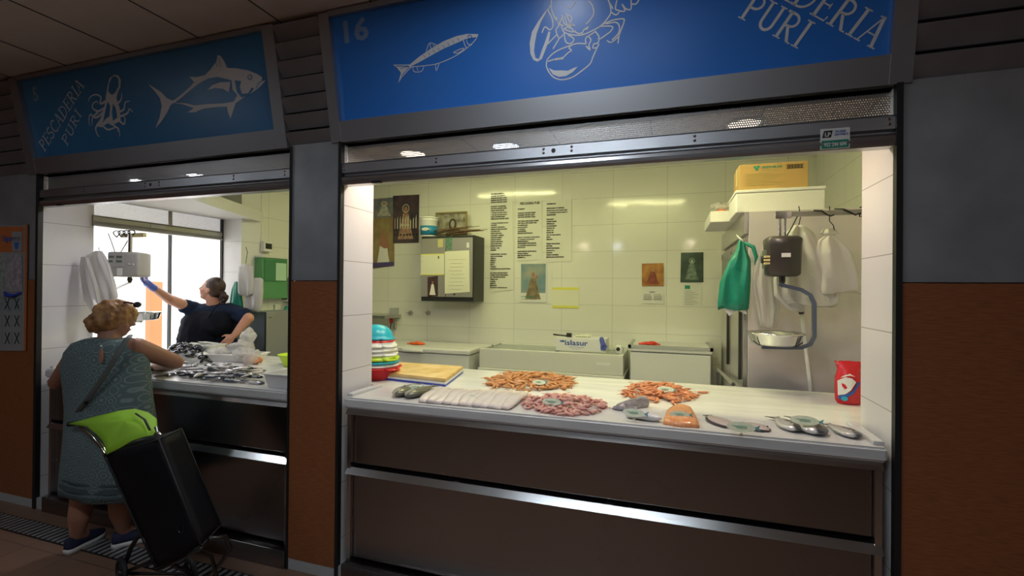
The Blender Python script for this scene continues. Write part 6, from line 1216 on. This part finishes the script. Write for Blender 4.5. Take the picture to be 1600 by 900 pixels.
# ---------- trolley
def tq(x, y, yy=-.60): return atY(x, y, yy)
TL, TR, BR, BL = tq(164, 710), tq(250, 686), tq(316, 852), tq(246, 888); dv = (atY(284, 670, -.40)-TR+atY(348, 819, -.40)-BR)/2
t = thing('shopping_trolley', 'black two-wheeled shopping trolley with lime green flap, leaning behind the customer', 'trolley', (BL.x, -.5, 0))
def bil(u, v): return (TL*(1-u)+TR*u)*(1-v)+(BL*(1-u)+BR*u)*v
bm = B(); N = 12; fr = []
def ringat(v, ins=0):
    a, b_ = bil(0, v), bil(1, v); out = []
    n_ = 10
    for k in range(n_): out.append(a+(b_-a)*(k/n_)+V((0, -.018*math.sin(PI*k/n_)*(1+.3*math.sin(v*9)), 0)))
    for k in range(4): out.append(b_+dv*(k/4))
    for k in range(n_): out.append(b_+dv+(a-b_)*(k/n_))
    for k in range(4): out.append(a+dv*(1-k/4))
    return out
rings(bm, [ringat(k/12) for k in range(13)]); bg = obj('bag', bm, 'tbag', t, True)
for a, b_ in ((TL, TR), (TR, BR), (BR, BL), (BL, TL), (TR, TR+dv), (BR, BR+dv), (TR+dv, BR+dv)): obj('piping', tube(B(), [a+V((0, -.006, 0)), b_+V((0, -.006, 0))], .0045, 6), 'rubber', bg, True)
nb_ = (TR-TL).cross(BL-TL).normalized(); c = bil(.82, .80)+V((0, -.018, 0)); obj('round_badge', tube(B(), [c+V((.02*math.cos(a_), 0, .02*math.sin(a_))) for a_ in [2*PI*k/16 for k in range(17)]], .0018, 5), 'tube', bg)
fl = [((106, 662), -.52), ((150, 652), -.50), ((185, 641), -.44), ((211, 637), -.40), ((232, 645), -.42), ((244, 655), -.46), ((245, 668), -.52), ((238, 678), -.58), ((222, 684), -.60), ((205, 689), -.61), ((186, 698), -.615), ((166, 709), -.62), ((164, 698), -.60), ((160, 688), -.58), ((150, 676), -.56), ((135, 666), -.54)]
pts_ = [atY(x, y, yy) for (x, y), yy in fl]; cc = atY(195, 664, -.53)+V((0, 0, .02)); bm = B()
rings_ = [[cc+(p-cc)*k+V((0, 0, .012*math.sin(k*PI)+.006*math.sin(i*1.7)*k)) for i, p in enumerate(pts_)] for k in (.02, .3, .55, .8, 1)]; top = [r for r in rings_]; bot = [[p+V((0, .004, -.006)) for p in r] for r in rings_]
rings(bm, top+bot[::-1]); obj('flap', bm, 'tlime', t, True)
obj('flap_buckle', tube(B(), [tq(243, 668, -.60), tq(246, 676, -.62), tq(252, 680, -.62)], .007, 6), 'chrome', t, True)
obj('flap_strap', tube(B(), [tq(212, 652, -.50)+V((0, 0, .02)), tq(226, 660, -.53)+V((0, 0, .015)), tq(234, 672, -.60)], .006, 6, .5), 'rubber', t, True)
obj('pull_handle', tube(B(), [tq(120, 660, -.50), tq(134, 672, -.52), tq(148, 684, -.54), tq(160, 700, -.55), tq(170, 720, -.55)], .011, 10), 'chrome', t, True); obj('handle_grip', tube(B(), [tq(108, 663, -.50), tq(122, 661, -.50)], .014, 10), 'rubber', t, True)
obj('support_plate', tube(B(), [BR+V((0, -.0, -.012)), BL+V((0, 0, -.012))], .008, 8), 'tube', t, True)
def wheel(cx0, cy0, r_):
    w_ = obj('wheel', B(), 'rubber', t) if False else None
    c = V((cx0, cy0, r_)); bm = B(); n_ = V((.35, .94, 0)); u_ = V((.94, -.35, 0)); ring2 = []
    for k in range(33): a_ = 2*PI*k/32; ring2.append(c+u_*math.cos(a_)*(r_-.014)+Z_*math.sin(a_)*(r_-.014))
    tube(bm, ring2, .014, 10); w_ = obj('wheel', bm, 'rubber', t, True); obj('hub', cyl(B(), c-n_*.018, c+n_*.018, .022), 'tube', w_, True)
    for k in range(5): a_ = 2*PI*k/5; obj('spoke', cyl(B(), c, c+(u_*math.cos(a_)+Z_*math.sin(a_))*(r_-.02), .006, 8), 'tube', w_)
    return c
w1 = wheel(atZ(190, 920, 0).x, atZ(190, 920, 0).y, .085); w2 = wheel(w1.x+.36, w1.y+.12, .085)
obj('axle', cyl(B(), w1, w2, .008), 'tube', t)
m1 = BL*.75+BR*.25+V((0, .02, -.02)); m2 = BR*.8+BL*.2+V((0, .02, -.02))
a = tq(232, 850, -.42)
obj('frame_tube', tube(B(), [tq(236, 822, -.44), tq(216, 838, -.43), tq(205, 855, -.43), w1+V((.0, 0, .0))], .012, 10), 'tube', t, True); obj('frame_tube', tube(B(), [BL+V((.0, .1, 0)), (BL+w1)/2+V((0, .03, .02)), w1], .010, 10), 'tube', t, True)
obj('frame_tube', tube(B(), [BR+V((-.02, .05, .0)), tq(352, 838, -.45), tq(360, 855, -.45), tq(345, 880, -.45), w2+V((.1, 0, -.02))], .011, 10), 'tube', t, True); obj('frame_tube', tube(B(), [m1, w2], .010, 10), 'tube', t, True)
obj('rest_foot', tube(B(), [m2, tq(330, 868, -.45), V((tq(352, 890, -.4).x, -.4, .012)), V((tq(320, 890, -.4).x, -.42, .012))], .010, 10), 'tube', t, True)
bpy.context.scene.view_settings.view_transform = 'Standard'; bpy.context.scene.view_settings.look = 'None'
bpy.context.scene.view_settings.exposure = 0; bpy.context.scene.view_settings.gamma = 1
